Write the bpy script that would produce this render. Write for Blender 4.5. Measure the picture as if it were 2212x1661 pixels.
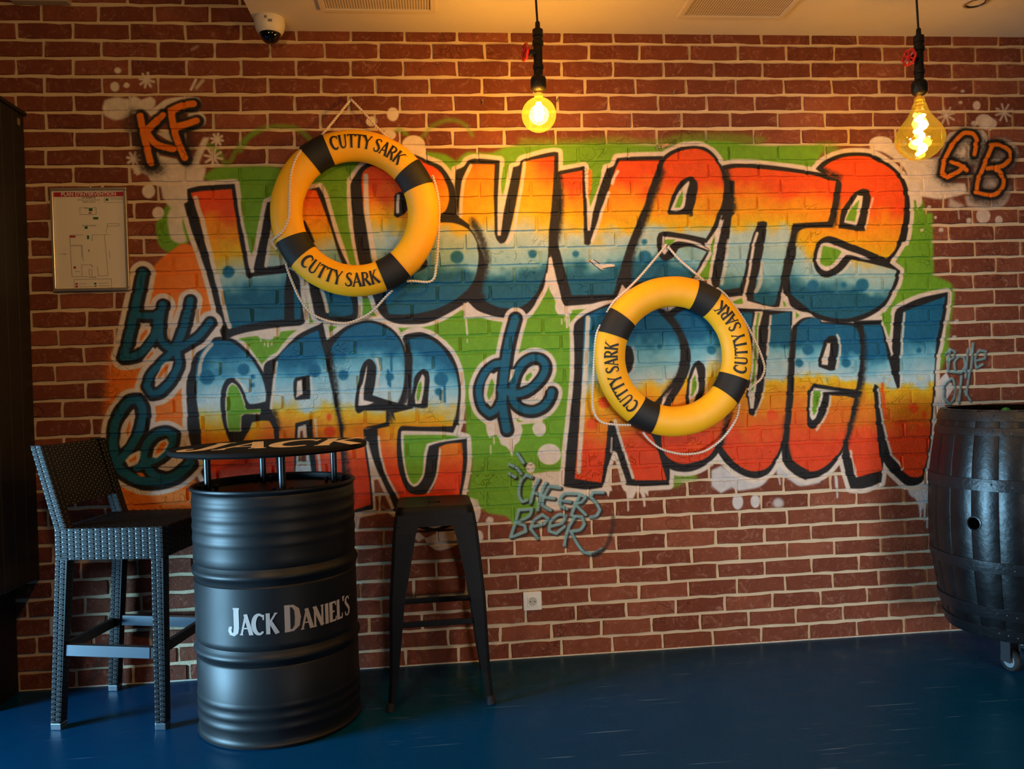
import bpy, bmesh, math, random
import numpy as np
from mathutils import Vector, Matrix

random.seed(7)
rng = np.random.default_rng(11)
for o in list(bpy.data.objects):
    bpy.data.objects.remove(o)
scene = bpy.context.scene
COL = scene.collection
R_ = math.radians

# ------------------------------------------------------------------ camera
IMG_W, IMG_H, FPX = 2212, 1661, 1750.0
YAW, PITCH, ROLL = 0.0950364, -0.0049695, -0.0324371
CAM = Vector((0.0, -3.53985, 1.22179))
fw = Vector((math.sin(YAW)*math.cos(PITCH), math.cos(YAW)*math.cos(PITCH), math.sin(PITCH)))
r0 = fw.cross(Vector((0, 0, 1))).normalized()
u0 = r0.cross(fw)
rt = math.cos(ROLL)*r0 + math.sin(ROLL)*u0
up = -math.sin(ROLL)*r0 + math.cos(ROLL)*u0
cd = bpy.data.cameras.new('camera')
cd.sensor_fit = 'HORIZONTAL'
cd.sensor_width = 36.0
cd.lens = FPX/IMG_W*36.0
cd.clip_start = 0.05
cam = bpy.data.objects.new('camera', cd)
COL.objects.link(cam)
m = Matrix.Identity(4)
for i in range(3):
    m[i][0], m[i][1], m[i][2], m[i][3] = rt[i], up[i], -fw[i], CAM[i]
cam.matrix_world = m
scene.camera = cam

# ------------------------------------------------------------------ world, daylight, exposure
world = bpy.data.worlds.new('world')
scene.world = world
world.use_nodes = True
wb = world.node_tree.nodes['Background']
wb.inputs['Color'].default_value = (0.55, 0.65, 0.8, 1)
wb.inputs['Strength'].default_value = 0.012


def area(name, loc, target, sx, sy, power, color, spread=180):
    l = bpy.data.lights.new(name, 'AREA')
    l.shape = 'RECTANGLE'
    l.size, l.size_y = sx, sy
    l.energy = power
    l.color = color
    l.spread = R_(spread)
    o = bpy.data.objects.new(name, l)
    COL.objects.link(o)
    o.location = loc
    o.rotation_euler = (Vector(target)-Vector(loc)).to_track_quat('-Z', 'Y').to_euler()
    return o


# daylight through the shop window on the left and through the glazed front behind the camera
area('window_daylight_left', (-4.2, -1.9, 0.62), (-0.6, -0.85, 0.12), 1.2, 0.9, 48, (0.34, 0.70, 1.0), 58)
area('window_daylight_front', (2.3, -5.2, 0.75), (1.35, 0.0, 0.72), 1.8, 0.9, 8.5, (0.97, 0.96, 0.95), 44)
# the room's other warm pendants, hanging behind and above the camera
for i, (lx, ly, lz, le) in enumerate(((-0.75, -2.20, 2.10, 26.0), (1.00, -2.35, 2.10, 20.0))):
    rl = bpy.data.lights.new('room_pendant_light', 'POINT'); rl.energy = le; rl.color = (1.0, 0.60, 0.24); rl.shadow_soft_size = 0.06
    ro = bpy.data.objects.new('room_pendant_light', rl); COL.objects.link(ro); ro.location = (lx, ly, lz)
vs = scene.view_settings
vs.view_transform = 'Standard'
vs.look = 'None'
vs.exposure = 0.25
vs.gamma = 1.0
vs.use_curve_mapping = False

# ------------------------------------------------------------------ helpers


def tag(o, label=None, cat=None, group=None, kind=None):
    if label: o['label'] = label
    if cat: o['category'] = cat
    if group: o['group'] = group
    if kind: o['kind'] = kind
    return o


def thing(name, label, cat, loc=(0, 0, 0), rz=0.0, group=None):
    o = bpy.data.objects.new(name, None)
    o.empty_display_size = 0.05
    COL.objects.link(o)
    o.location = loc
    o.rotation_euler = (0, 0, rz)
    return tag(o, label, cat, group)


def link(name, mesh, parent=None):
    o = bpy.data.objects.new(name, mesh)
    COL.objects.link(o)
    if parent: o.parent = parent
    return o


class MB:
    """collects vertices and faces for one mesh"""
    def __init__(s): s.v, s.f, s.mi = [], [], []

    def add(s, vs, fs, mi=0):
        n = len(s.v)
        s.v += [tuple(v) for v in vs]
        for f in fs:
            s.f.append(tuple(i+n for i in f)); s.mi.append(mi)
        return s

    def box(s, c, d, M=None, mi=0):
        c = Vector(c); h = Vector(d)/2
        vs = [Vector((x*h.x, y*h.y, z*h.z)) for x in (-1, 1) for y in (-1, 1) for z in (-1, 1)]
        if M is not None: vs = [M @ v for v in vs]
        return s.add([v+c for v in vs], [(0, 1, 3, 2), (4, 6, 7, 5), (0, 4, 5, 1), (2, 3, 7, 6), (0, 2, 6, 4), (1, 5, 7, 3)], mi)

    def bar(s, a, b, w, h, up_=(0, 0, 1), mi=0):
        a, b = Vector(a), Vector(b)
        d = (b-a).normalized(); U = Vector(up_); S = d.cross(U).normalized(); U = S.cross(d)
        M = Matrix((S, d, U)).transposed()
        return s.box((a+b)/2, (w, (b-a).length, h), M, mi)

    def cyl(s, a, b, ra, rb=None, n=20, caps=True, mi=0):
        rb = ra if rb is None else rb
        a, b = Vector(a), Vector(b)
        d = (b-a).normalized()
        t = Vector((1, 0, 0)) if abs(d.x) < .9 else Vector((0, 1, 0))
        S = d.cross(t).normalized(); U = S.cross(d)
        vs = []
        for c, r in ((a, ra), (b, rb)):
            for i in range(n):
                q = 2*math.pi*i/n
                vs.append(c+r*(math.cos(q)*S+math.sin(q)*U))
        fs = [(i, (i+1) % n, n+(i+1) % n, n+i) for i in range(n)]
        if caps: fs += [tuple(range(n-1, -1, -1)), tuple(range(n, 2*n))]
        return s.add(vs, fs, mi)

    def lathe(s, prof, n=32, c=(0, 0, 0), M=None, mi=0, a0=0.0, a1=2*math.pi):
        c = Vector(c); full = abs(a1-a0-2*math.pi) < 1e-6
        k = n if full else n+1
        vs = []
        for r, z in prof:
            for i in range(k):
                q = a0+(a1-a0)*i/n
                v = Vector((r*math.cos(q), r*math.sin(q), z))
                vs.append((M @ v if M is not None else v)+c)
        fs = []
        for j in range(len(prof)-1):
            for i in range(n):
                i2 = (i+1) % k
                fs.append((j*k+i, j*k+i2, (j+1)*k+i2, (j+1)*k+i))
        return s.add(vs, fs, mi)

    def tube(s, path, r, n=8, caps=True, twist=0.0, lobes=0, mi=0):
        P = [Vector(p) for p in path]
        t0 = (P[1]-P[0]).normalized()
        ref = Vector((0, 0, 1)) if abs(t0.z) < .9 else Vector((1, 0, 0))
        S = t0.cross(ref).normalized()
        vs = []; L = 0.0
        for i, p in enumerate(P):
            t = (P[min(i+1, len(P)-1)]-P[max(i-1, 0)]).normalized()
            S = (S-S.dot(t)*t).normalized(); U = t.cross(S)
            if i: L += (p-P[i-1]).length
            rr = r[i] if isinstance(r, (list, tuple)) else r
            for j in range(n):
                q = 2*math.pi*j/n
                k = rr*(1+.22*math.cos(lobes*q)) if lobes else rr
                q2 = q+twist*L
                vs.append(p+k*(math.cos(q2)*S+math.sin(q2)*U))
        fs = [(i*n+j, i*n+(j+1) % n, (i+1)*n+(j+1) % n, (i+1)*n+j) for i in range(len(P)-1) for j in range(n)]
        if caps: fs += [tuple(range(n-1, -1, -1)), tuple(range((len(P)-1)*n, len(P)*n))]
        return s.add(vs, fs, mi)

    def mesh(s, name, mats, smooth=False):
        me = bpy.data.meshes.new(name)
        me.from_pydata(s.v, [], s.f)
        for mt in (mats if isinstance(mats, (list, tuple)) else [mats]): me.materials.append(mt)
        if len(me.materials) > 1: me.polygons.foreach_set('material_index', s.mi)
        me.polygons.foreach_set('use_smooth', [smooth]*len(me.polygons))
        bm = bmesh.new(); bm.from_mesh(me)
        bmesh.ops.recalc_face_normals(bm, faces=bm.faces)
        bm.to_mesh(me); bm.free()
        if smooth:
            me.set_sharp_from_angle(angle=R_(38))
        me.update()
        return me

    def build(s, name, mats, parent=None, smooth=False, bevel=0.0, seg=2):
        o = link(name, s.mesh(name, mats, smooth), parent)
        if bevel:
            b = o.modifiers.new('bevel', 'BEVEL'); b.width = bevel; b.segments = seg; b.limit_method = 'ANGLE'; b.angle_limit = R_(35)
        return o


def catmull(P, n=8, closed=False):
    P = [Vector(p) for p in P]; out = []
    N = len(P)
    for i in range(N if closed else N-1):
        a, b = P[i], P[(i+1) % N]
        pm = P[(i-1) % N] if closed or i else a
        pn = P[(i+2) % N] if closed or i+2 < N else b
        for j in range(n):
            t = j/n
            out.append(0.5*((2*a)+(b-pm)*t+(2*pm-5*a+4*b-pn)*t*t+(3*a-pm-3*b+pn)*t**3))
    if not closed: out.append(P[-1])
    return out


# ------------------------------------------------------------------ materials
MATS = {}


def srgb(c):
    c = [x/255.0 for x in c]
    return tuple((x/12.92 if x <= .04045 else ((x+.055)/1.055)**2.4) for x in c)


def mat(name, color, rough=0.5, metal=0.0, var=0.0, scale=20.0, bump=0.0, bscale=60.0, coat=0.0, rgh_var=0.0, spec=0.5):
    if name in MATS: return MATS[name]
    mt = bpy.data.materials.new(name); mt.use_nodes = True
    nt = mt.node_tree; N = nt.nodes; Lk = nt.links
    p = N['Principled BSDF']
    lin = srgb(color)
    p.inputs['Roughness'].default_value = rough
    p.inputs['Metallic'].default_value = metal
    p.inputs['Specular IOR Level'].default_value = spec
    p.inputs['Coat Weight'].default_value = coat
    p.inputs['Coat Roughness'].default_value = 0.12
    tc = N.new('ShaderNodeTexCoord')
    nz = N.new('ShaderNodeTexNoise'); nz.inputs['Scale'].default_value = scale; nz.inputs['Detail'].default_value = 5
    Lk.new(tc.outputs['Object'], nz.inputs['Vector'])
    mx = N.new('ShaderNodeMix'); mx.data_type = 'RGBA'
    k = var
    mx.inputs['A'].default_value = (*[x*(1-k) for x in lin], 1)
    mx.inputs['B'].default_value = (*[min(1, x*(1+k)) for x in lin], 1)
    Lk.new(nz.outputs['Fac'], mx.inputs['Factor'])
    Lk.new(mx.outputs['Result'], p.inputs['Base Color'])
    if rgh_var:
        mr = N.new('ShaderNodeMapRange'); mr.inputs['To Min'].default_value = max(0, rough-rgh_var); mr.inputs['To Max'].default_value = min(1, rough+rgh_var)
        Lk.new(nz.outputs['Fac'], mr.inputs['Value']); Lk.new(mr.outputs['Result'], p.inputs['Roughness'])
    if bump:
        n2 = N.new('ShaderNodeTexNoise'); n2.inputs['Scale'].default_value = bscale; n2.inputs['Detail'].default_value = 6
        Lk.new(tc.outputs['Object'], n2.inputs['Vector'])
        b = N.new('ShaderNodeBump'); b.inputs['Strength'].default_value = bump; b.inputs['Distance'].default_value = 0.01
        Lk.new(n2.outputs['Fac'], b.inputs['Height']); Lk.new(b.outputs['Normal'], p.inputs['Normal'])
    MATS[name] = mt
    return mt


def emit(name, color, strength):
    mt = bpy.data.materials.new(name); mt.use_nodes = True
    p = mt.node_tree.nodes['Principled BSDF']
    p.inputs['Base Color'].default_value = (*color, 1)
    p.inputs['Emission Color'].default_value = (*color, 1)
    p.inputs['Emission Strength'].default_value = strength
    return mt


def glass(name, tint, gloss=0.1, glow=0.0, glow_col=(1, .6, .1)):
    mt = bpy.data.materials.new(name); mt.use_nodes = True
    nt = mt.node_tree; N = nt.nodes; Lk = nt.links
    N.remove(N['Principled BSDF'])
    out = N['Material Output']
    tr = N.new('ShaderNodeBsdfTransparent'); tr.inputs['Color'].default_value = (*tint, 1)
    gl = N.new('ShaderNodeBsdfGlossy'); gl.inputs['Roughness'].default_value = 0.05
    lw = N.new('ShaderNodeLayerWeight'); lw.inputs['Blend'].default_value = 0.35
    mr = N.new('ShaderNodeMapRange'); mr.inputs['To Min'].default_value = gloss*.4; mr.inputs['To Max'].default_value = min(1, gloss*4)
    mx = N.new('ShaderNodeMixShader')
    Lk.new(lw.outputs['Facing'], mr.inputs['Value']); Lk.new(mr.outputs['Result'], mx.inputs['Fac'])
    Lk.new(tr.outputs[0], mx.inputs[1]); Lk.new(gl.outputs[0], mx.inputs[2])
    last = mx
    if glow:
        em = N.new('ShaderNodeEmission'); em.inputs['Color'].default_value = (*glow_col, 1); em.inputs['Strength'].default_value = glow
        ad = N.new('ShaderNodeAddShader'); Lk.new(mx.outputs[0], ad.inputs[0]); Lk.new(em.outputs[0], ad.inputs[1]); last = ad
    Lk.new(last.outputs[0], out.inputs['Surface'])
    return mt

# ------------------------------------------------------------------ mural: spray paint laid out in wall millimetres (along the wall, height)
# p = filled patch, g = patch with the sprayed colour fade of word 1 or 2, l = line of spray
MURAL = [
['p','G',6.2,1.0,[-945,2120,-886,2164,-656,2167,-561,2116,-538,2205,-323,2224,-250,2044,-380,1667,-534,1750,-729,1694,-802,1814,-852,2050]],
['p','G',7.2,1.0,[-15,2226,75,2212,124,2181,176,2221,277,2217,359,2248,565,2256,835,2259,1066,2245,1151,2270,1322,2265,1494,2247,1668,2246,1789,2250,1776,2195,1719,2139,1142,1988,847,1991,618,1994,352,2038,304,1795,109,2020,13,2182]],
['p','G',14.4,0.45,[401,2281,648,2276,836,2287,982,2270,1152,2298,1366,2298,1538,2276,1494,2251,981,2245,400,2248]],
['p','G',14.4,0.7,[1867,2229,1859,2216,1838,2207,1809,2204,1781,2207,1760,2216,1753,2229,1761,2242,1782,2251,1811,2254,1839,2251,1860,2241]],
['p','G',8.2,1.0,[2259,1996,2278,1889,2273,1719,2271,1655,2383,1605,2403,1545,2377,1417,2361,1289,2325,1204,2168,1252,2035,1298,1998,1512,2228,1719,2191,1976]],
['p','G',5.2,1.0,[-909,1472,-620,1504,-542,1512,-345,1527,-168,1502,235,1553,502,1588,708,1562,834,1580,787,1417,642,1462,619,1053,591,828,493,689,325,575,296,627,205,652,127,727,152,867,147,1353,49,1436,-668,1218,-781,1301]],
['p','G',4.1,1.0,[1044,1575,1605,1647,1732,1518,1664,1435,1381,1401,1296,1445]],
['p','G',5.2,1.0,[-1144,1917,-1130,1956,-1080,2033,-1024,2013,-989,1934,-1031,1817,-1084,1803,-1134,1839]],
['l','G',19,6.2,0.6,[-789,2233,-763,2273,-728,2313,-649,2335,-566,2332,-522,2307,-499,2282]],
['l','G',19,5.2,0.55,[-929,2264,-882,2234,-855,2179,-830,2189,-784,2268,-715,2313]],
['l','G',16,6.2,0.5,[-19,2285,18,2331,95,2361,161,2346,200,2294]],
['l','G',16,6.2,0.7,[-139,2311,-114,2323,-84,2300]],
['p','G',8.2,0.7,[1008,776,1072,778,1147,780,1157,749,1092,741,1059,721,1017,729]],
['p','O',5.2,1.0,[-1155,1751,-1107,1799,-1039,1847,-983,1817,-933,1620,-879,1501,-874,1382,-1002,1249,-1029,1015,-1024,877,-1007,696,-1321,711,-1336,832,-1358,1008,-1355,1202,-1348,1319,-1303,1434,-1263,1608,-1205,1665]],
['p','O',14.4,0.6,[-1355,1377,-1303,1434,-1317,1123,-1351,930,-1380,1009,-1378,1203]],
['p','G',4.1,1.0,[-549,1591,-460,1609,-126,1582,-70,1480,-151,1442,-485,1451]],
['p','G',4.1,1.0,[-10,1478,253,1492,239,1066,131,868,124,1273,48,1396]],
['p','G',6.2,1.0,[2189,1912,2307,1932,2304,1633,2190,1582,2126,1700]],
['p','W',2.1,1.0,[-1263,2571,-1265,2564,-1270,2560,-1277,2558,-1283,2560,-1288,2564,-1290,2571,-1288,2577,-1283,2582,-1276,2583,-1270,2582,-1265,2577]],
['p','W',2.1,1.0,[-1273,2503,-1275,2493,-1282,2486,-1291,2483,-1300,2486,-1306,2493,-1308,2503,-1306,2514,-1299,2521,-1290,2524,-1281,2521,-1275,2514]],
['p','W',2.1,1.0,[-1231,2509,-1233,2504,-1238,2500,-1243,2498,-1249,2500,-1254,2504,-1255,2509,-1253,2515,-1249,2519,-1243,2521,-1237,2519,-1233,2515]],
['p','W',2.1,1.0,[-1143,2065,-1147,2050,-1157,2040,-1170,2036,-1183,2040,-1192,2051,-1195,2066,-1191,2080,-1181,2091,-1168,2095,-1155,2091,-1146,2080]],
['p','W',2.1,1.0,[-1109,1973,-1113,1961,-1122,1951,-1134,1948,-1145,1952,-1154,1961,-1157,1974,-1153,1987,-1144,1996,-1132,1999,-1120,1996,-1112,1986]],
['p','W',4.1,1.0,[-1343,2413,-1332,2447,-1285,2459,-1243,2452,-1214,2467,-1186,2447,-1147,2462,-1129,2447,-1135,2418,-1169,2398,-1216,2398,-1236,2378,-1288,2364,-1335,2383]],
['p','W',2.5,1.0,[-1169,2398,-1130,2418,-1081,2452,-990,2462,-952,2457,-943,2437,-953,2403,-926,2373,-931,2343,-966,2328,-1004,2333,-964,2363,-1002,2378,-981,2427,-1048,2437,-1107,2403,-1146,2378]],
['p','W',4.1,0.95,[-1238,2162,-1138,2191,-1122,2215,-1056,2200,-999,2180,-938,2289,-914,2289,-961,2180,-933,2160,-949,2100,-989,2061,-1023,2032,-1036,1933,-1020,1853,-1049,1844,-1086,1864,-1094,1909,-1098,1958,-1082,1993,-1109,2033,-1117,2082,-1155,2102,-1173,2132]],
['l','W',10,2.5,0.9,[-1190,2537,-1133,2525]],
['l','W',10,2.5,0.9,[-1177,2556,-1146,2505]],
['l','W',10,2.5,0.9,[-1155,2561,-1169,2501]],
['l','W',10,2.5,0.9,[-1137,2548,-1187,2514]],
['l','W',10,2.5,0.9,[-906,2286,-859,2276]],
['l','W',10,2.5,0.9,[-895,2302,-870,2260]],
['l','W',10,2.5,0.9,[-877,2305,-888,2257]],
['l','W',10,2.5,0.9,[-862,2295,-903,2267]],
['l','W',10,2.5,0.9,[-935,2214,-865,2199]],
['l','W',10,2.5,0.9,[-919,2238,-881,2175]],
['l','W',10,2.5,0.9,[-891,2243,-908,2170]],
['l','W',10,2.5,0.9,[-869,2227,-931,2186]],
['l','W',10,2.5,0.9,[-1250,2207,-1195,2195]],
['l','W',10,2.5,0.9,[-1238,2226,-1208,2176]],
['l','W',10,2.5,0.9,[-1216,2230,-1229,2172]],
['l','W',10,2.5,0.9,[-1198,2217,-1247,2185]],
['l','W',10,2.5,0.9,[-1224,2155,-1196,2149]],
['l','W',10,2.5,0.9,[-1218,2164,-1203,2140]],
['l','W',10,2.5,0.9,[-1207,2166,-1213,2137]],
['l','W',10,2.5,0.9,[-1198,2160,-1222,2144]],
['l','W',10,2.1,1.0,[-961,2534,-982,2492]],
['l','W',12,4.1,0.7,[-932,2531,-960,2499]],
['l','W',10,4.1,0.35,[-974,2660,-949,2675]],
['p','W',2.5,1.0,[-209,2357,-213,2346,-222,2338,-234,2335,-246,2338,-254,2346,-257,2357,-253,2367,-244,2375,-232,2378,-220,2375,-212,2367]],
['p','W',2.5,1.0,[-117,2387,-121,2372,-130,2361,-143,2357,-155,2361,-164,2372,-167,2387,-163,2401,-154,2412,-141,2416,-128,2412,-120,2401]],
['p','W',2.5,1.0,[-132,2298,-136,2287,-147,2278,-161,2275,-174,2279,-184,2287,-187,2298,-183,2310,-173,2318,-159,2321,-145,2318,-136,2310]],
['p','W',2.5,1.0,[-8,2254,-16,2234,-34,2219,-59,2214,-84,2220,-101,2235,-107,2255,-100,2275,-82,2290,-57,2295,-32,2290,-14,2275]],
['p','W',2.5,1.0,[-6,2224,-11,2202,-22,2187,-38,2181,-53,2187,-63,2203,-67,2224,-62,2246,-50,2262,-35,2267,-20,2261,-9,2246]],
['p','W',2.1,1.0,[-47,2209,4,2204,58,2173,92,2121,106,2086,80,2071,12,2158,-38,2183]],
['p','W',2.1,1.0,[2124,2255,2116,2241,2096,2231,2068,2227,2040,2231,2020,2242,2013,2256,2021,2269,2042,2280,2070,2283,2097,2279,2117,2269]],
['p','W',4.1,1.0,[2015,2250,2128,2252,2189,2212,2291,2179,2348,2189,2397,2292,2444,2308,2565,2313,2593,2264,2561,2182,2520,2156,2390,2070,2471,2064,2481,2020,2353,1994,2262,2006,2239,1985,2199,1996,2191,2104,2159,2158,2076,2212,2014,2218]],
['p','W',6.2,0.7,[2645,2275,2709,2258,2742,2209,2723,2154,2675,2111,2679,2067,2702,2045,2677,1980,2617,1942,2479,1960,2469,2004,2504,2020,2520,2156,2581,2253]],
['p','W',3.1,0.75,[2482,2491,2480,2487,2477,2485,2472,2484,2468,2485,2464,2487,2463,2491,2465,2494,2468,2497,2473,2497,2477,2497,2481,2494]],
['p','W',3.1,0.75,[2471,2439,2470,2436,2467,2433,2462,2432,2457,2433,2454,2436,2453,2439,2454,2442,2458,2445,2462,2446,2467,2445,2470,2442]],
['p','W',3.1,0.75,[2613,2354,2607,2338,2592,2327,2571,2323,2551,2327,2537,2339,2532,2354,2538,2369,2553,2380,2573,2384,2593,2380,2608,2369]],
['p','W',3.1,0.75,[2636,2340,2630,2325,2614,2314,2594,2310,2574,2314,2559,2325,2554,2340,2560,2355,2575,2366,2596,2371,2616,2366,2631,2355]],
['p','W',3.1,0.75,[2543,2340,2540,2334,2534,2329,2525,2327,2516,2329,2510,2334,2508,2340,2511,2347,2517,2352,2526,2353,2535,2351,2541,2347]],
['p','W',2.1,0.85,[2558,2424,2555,2414,2548,2406,2539,2404,2530,2406,2523,2414,2521,2424,2524,2435,2531,2442,2540,2445,2550,2442,2556,2435]],
['l','W',9,2.1,0.7,[2351,2398,2426,2359]],
['l','W',9,2.1,0.7,[2378,2417,2399,2339]],
['l','W',9,2.1,0.7,[2410,2414,2367,2343]],
['l','W',9,2.1,0.7,[2430,2390,2347,2367]],
['l','W',9,2.1,0.7,[2637,2411,2713,2372]],
['l','W',9,2.1,0.7,[2664,2431,2686,2352]],
['l','W',9,2.1,0.7,[2697,2428,2653,2356]],
['l','W',9,2.1,0.7,[2717,2403,2633,2380]],
['p','W',3.1,0.8,[2302,1955,2300,1951,2297,1948,2292,1946,2287,1948,2284,1951,2282,1956,2284,1960,2288,1964,2292,1965,2297,1964,2301,1960]],
['p','W',3.1,0.8,[2328,1909,2327,1906,2324,1903,2321,1902,2317,1903,2315,1906,2314,1909,2315,1913,2318,1915,2321,1916,2325,1915,2327,1913]],
['p','W',3.1,0.8,[2498,1892,2496,1886,2491,1881,2485,1879,2479,1881,2474,1886,2473,1893,2475,1899,2479,1904,2486,1905,2492,1904,2497,1899]],
['p','W',3.1,0.8,[2590,1913,2585,1896,2572,1884,2554,1880,2537,1884,2525,1897,2521,1914,2526,1931,2539,1943,2557,1947,2574,1942,2586,1930]],
['p','W',3.1,0.8,[2651,1893,2648,1883,2641,1876,2631,1874,2622,1876,2616,1884,2613,1893,2616,1903,2623,1910,2633,1913,2642,1910,2648,1903]],
['p','W',3.1,0.8,[2263,1852,2262,1848,2258,1845,2253,1844,2248,1845,2245,1848,2244,1853,2245,1857,2249,1859,2254,1861,2259,1859,2262,1856]],
['p','W',3.1,0.8,[2359,1851,2357,1846,2353,1843,2347,1841,2341,1843,2337,1846,2336,1851,2337,1856,2342,1860,2348,1861,2353,1859,2357,1856]],
['p','W',3.1,0.8,[2422,1427,2420,1422,2416,1418,2410,1417,2404,1419,2400,1422,2399,1427,2400,1432,2405,1436,2411,1437,2416,1435,2420,1432]],
['p','W',3.1,0.8,[2408,1354,2406,1349,2402,1346,2396,1345,2390,1346,2386,1350,2385,1354,2387,1359,2391,1362,2397,1363,2402,1362,2407,1358]],
['p','W',6.2,0.6,[2394,1999,2433,1977,2467,1961,2432,1950,2387,1956]],
['p','W',2.1,1.0,[2228,2001,2257,2006,2258,1974,2238,1952,2243,1925,2232,1963]],
['l','W',6,3.1,0.6,[2433,1956,2437,1901]],
['p','S',3.1,1.0,[2278,964,2297,1039,2312,1151,2353,1193,2385,1117,2343,1053,2347,977,2363,944,2367,890,2348,837,2348,766,2332,707,2325,670,2223,674,2201,692,2249,787,2263,867]],
['p','S',5.2,1.0,[2149,667,2223,685,2332,691,2336,632,2306,611,2267,645,2249,587,2235,534,2220,577,2202,551,2192,606,2154,640]],
['l','S',8,2.1,1.0,[2226,593,2225,518]],
['p','W',2.5,1.0,[544,890,536,867,516,850,490,845,464,853,446,870,440,894,447,917,467,933,493,938,519,931,537,913]],
['p','W',2.5,1.0,[479,1001,475,985,464,974,450,971,436,976,426,987,422,1003,427,1018,437,1029,452,1033,466,1028,476,1016]],
['p','W',2.5,1.0,[376,1002,371,983,361,969,348,965,336,970,327,985,324,1004,328,1023,338,1037,351,1042,364,1036,373,1022]],
['p','W',2.5,1.0,[427,835,424,823,416,814,406,811,395,815,388,824,386,837,389,849,397,858,407,861,418,857,425,847]],
['p','W',2.5,1.0,[543,778,535,760,516,748,489,744,463,750,445,764,438,783,446,801,466,813,492,817,518,811,536,797]],
['p','W',2.5,1.0,[523,748,515,735,494,727,465,725,437,729,416,740,409,753,417,766,438,774,467,776,495,772,516,761]],
['p','W',4.1,1.0,[406,810,562,819,565,741,643,722,674,705,641,660,599,656,525,644,463,647,428,695]],
['p','S',5.2,1.0,[1223,788,1267,807,1341,761,1417,737,1482,734,1438,704,1339,693,1318,710,1263,686,1221,719]],
['p','S',4.1,1.0,[1518,807,1546,827,1572,783,1637,743,1729,734,1729,713,1635,701,1581,735,1527,759]],
['p','S',2.1,1.0,[1364,642,1361,624,1351,612,1339,608,1327,613,1318,626,1315,644,1319,661,1329,673,1341,677,1353,672,1362,659]],
['p','S',2.1,1.0,[1444,640,1440,626,1432,616,1421,612,1410,617,1402,628,1400,643,1403,657,1412,667,1423,671,1434,666,1441,655]],
['p','S',6.2,0.8,[1553,627,1549,617,1540,610,1528,608,1516,611,1508,619,1505,630,1508,640,1517,647,1530,650,1541,646,1550,638]],
['p','W',2.1,0.8,[138,719,169,707,182,655,165,605,145,606,126,668]],
['p','W',2.1,0.8,[236,613,233,605,227,599,219,597,211,600,205,606,203,614,206,622,212,628,220,630,228,627,234,621]],
['p','W',2.1,0.8,[189,545,186,532,179,522,170,519,161,523,155,533,153,547,156,560,163,569,172,572,181,568,187,558]],
['p','W',2.1,0.75,[-119,563,-90,577,-61,550,11,577,78,589,78,517,29,499,-17,496,-52,524,-66,550,-92,536]],
['p','W',3.1,0.7,[-364,661,-289,670,-269,664,-339,652,-351,590,-366,601]],
['l','W',41,1.6,1.0,[-947,1433,-904,1446,-851,1438,-813,1412,-776,1373,-748,1333,-720,1282,-710,1237,-710,1157,-687,1116,-665,1040,-605,780,-933,755,-987,856,-1025,966,-1043,1054,-1042,1139,-1044,1208,-1039,1277,-1023,1336,-992,1390,-947,1433]],
['l','W',41,1.6,1.0,[-483,1488,-578,1443,-664,1358,-714,1329,-723,1282,-713,1217,-715,1137,-688,1091,-674,1021,-674,783,-370,769,-389,1030,-410,1157,-426,1258,-443,1349,-458,1434,-470,1500,-483,1488]],
['l','W',41,1.6,1.0,[-458,1419,-420,1443,-370,1477,-304,1498,-260,1500,-200,1478,-156,1441,-128,1390,-115,1324,-112,1258,-119,1197,-147,1127,-197,1109,-209,1048,-290,1036,-304,1035,-303,980,-298,914,-287,813,-280,701,-283,686,-368,675,-401,731,-411,1030,-429,1182,-446,1268,-460,1349,-458,1419]],
['l','W',41,1.6,1.0,[-121,1435,-56,1444,-1,1427,47,1380,77,1343,100,1287,111,1220,111,1164,101,1088,84,1011,109,1112,97,1046,85,1010,87,990,130,977,130,886,119,810,102,734,105,687,-136,658,-198,677,-222,729,-258,842,-281,913,-303,980,-307,1030,-256,1044,-206,1057,-209,1113,-204,1058,-197,1114,-122,1126,-114,1197,-121,1299,-118,1374,-132,1415,-121,1435]],
['l','W',41,1.6,1.0,[620,1456,666,1499,729,1528,793,1550,889,1563,994,1530,1052,1497,1098,1428,1117,1354,1114,1260,1080,1188,1013,1127,976,965,1005,881,1030,817,1027,733,836,731,821,768,783,895,748,787,725,736,651,729,552,747,568,898,594,1078,612,1223,618,1327,620,1456]],
['l','W',41,1.6,1.0,[1037,1497,1107,1537,1213,1540,1318,1465,1378,1317,1383,1150,1335,985,1278,903,1245,853,1190,811,1125,789,1051,796,999,832,969,885,985,1039,1097,1242,1090,1367,1037,1497]],
['l','W',41,1.6,1.0,[1344,1516,1622,1493,1612,1351,1597,1218,1583,1059,1582,1016,1565,900,1529,822,1489,766,1439,744,1385,754,1331,783,1284,827,1248,881,1277,959,1301,1037,1344,1516]],
['l','W',41,1.6,1.0,[1620,1414,1659,1455,1704,1465,1752,1453,1758,1442,1908,1433,1935,1405,1962,1356,1959,1266,1951,1191,1937,1116,1920,1100,1907,1026,1876,957,1858,894,1833,836,1776,769,1725,739,1664,731,1664,726,1610,755,1562,805,1553,885,1578,990,1585,1118,1597,1218,1612,1351,1620,1414]],
['l','W',41,1.6,1.0,[1909,1443,2049,1443,2074,1353,2089,1294,2097,1353,2112,1476,2164,1512,2250,1543,2371,1564,2363,1491,2330,1346,2303,1239,2295,1077,2290,1093,2278,985,2266,867,2249,797,2224,701,2183,679,2138,684,2099,718,2056,762,2034,796,2027,742,2020,700,1940,676,1873,679,1853,750,1839,836,1864,920,1907,1026,1926,1105,1939,1170,1944,1330,1909,1443]],
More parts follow.
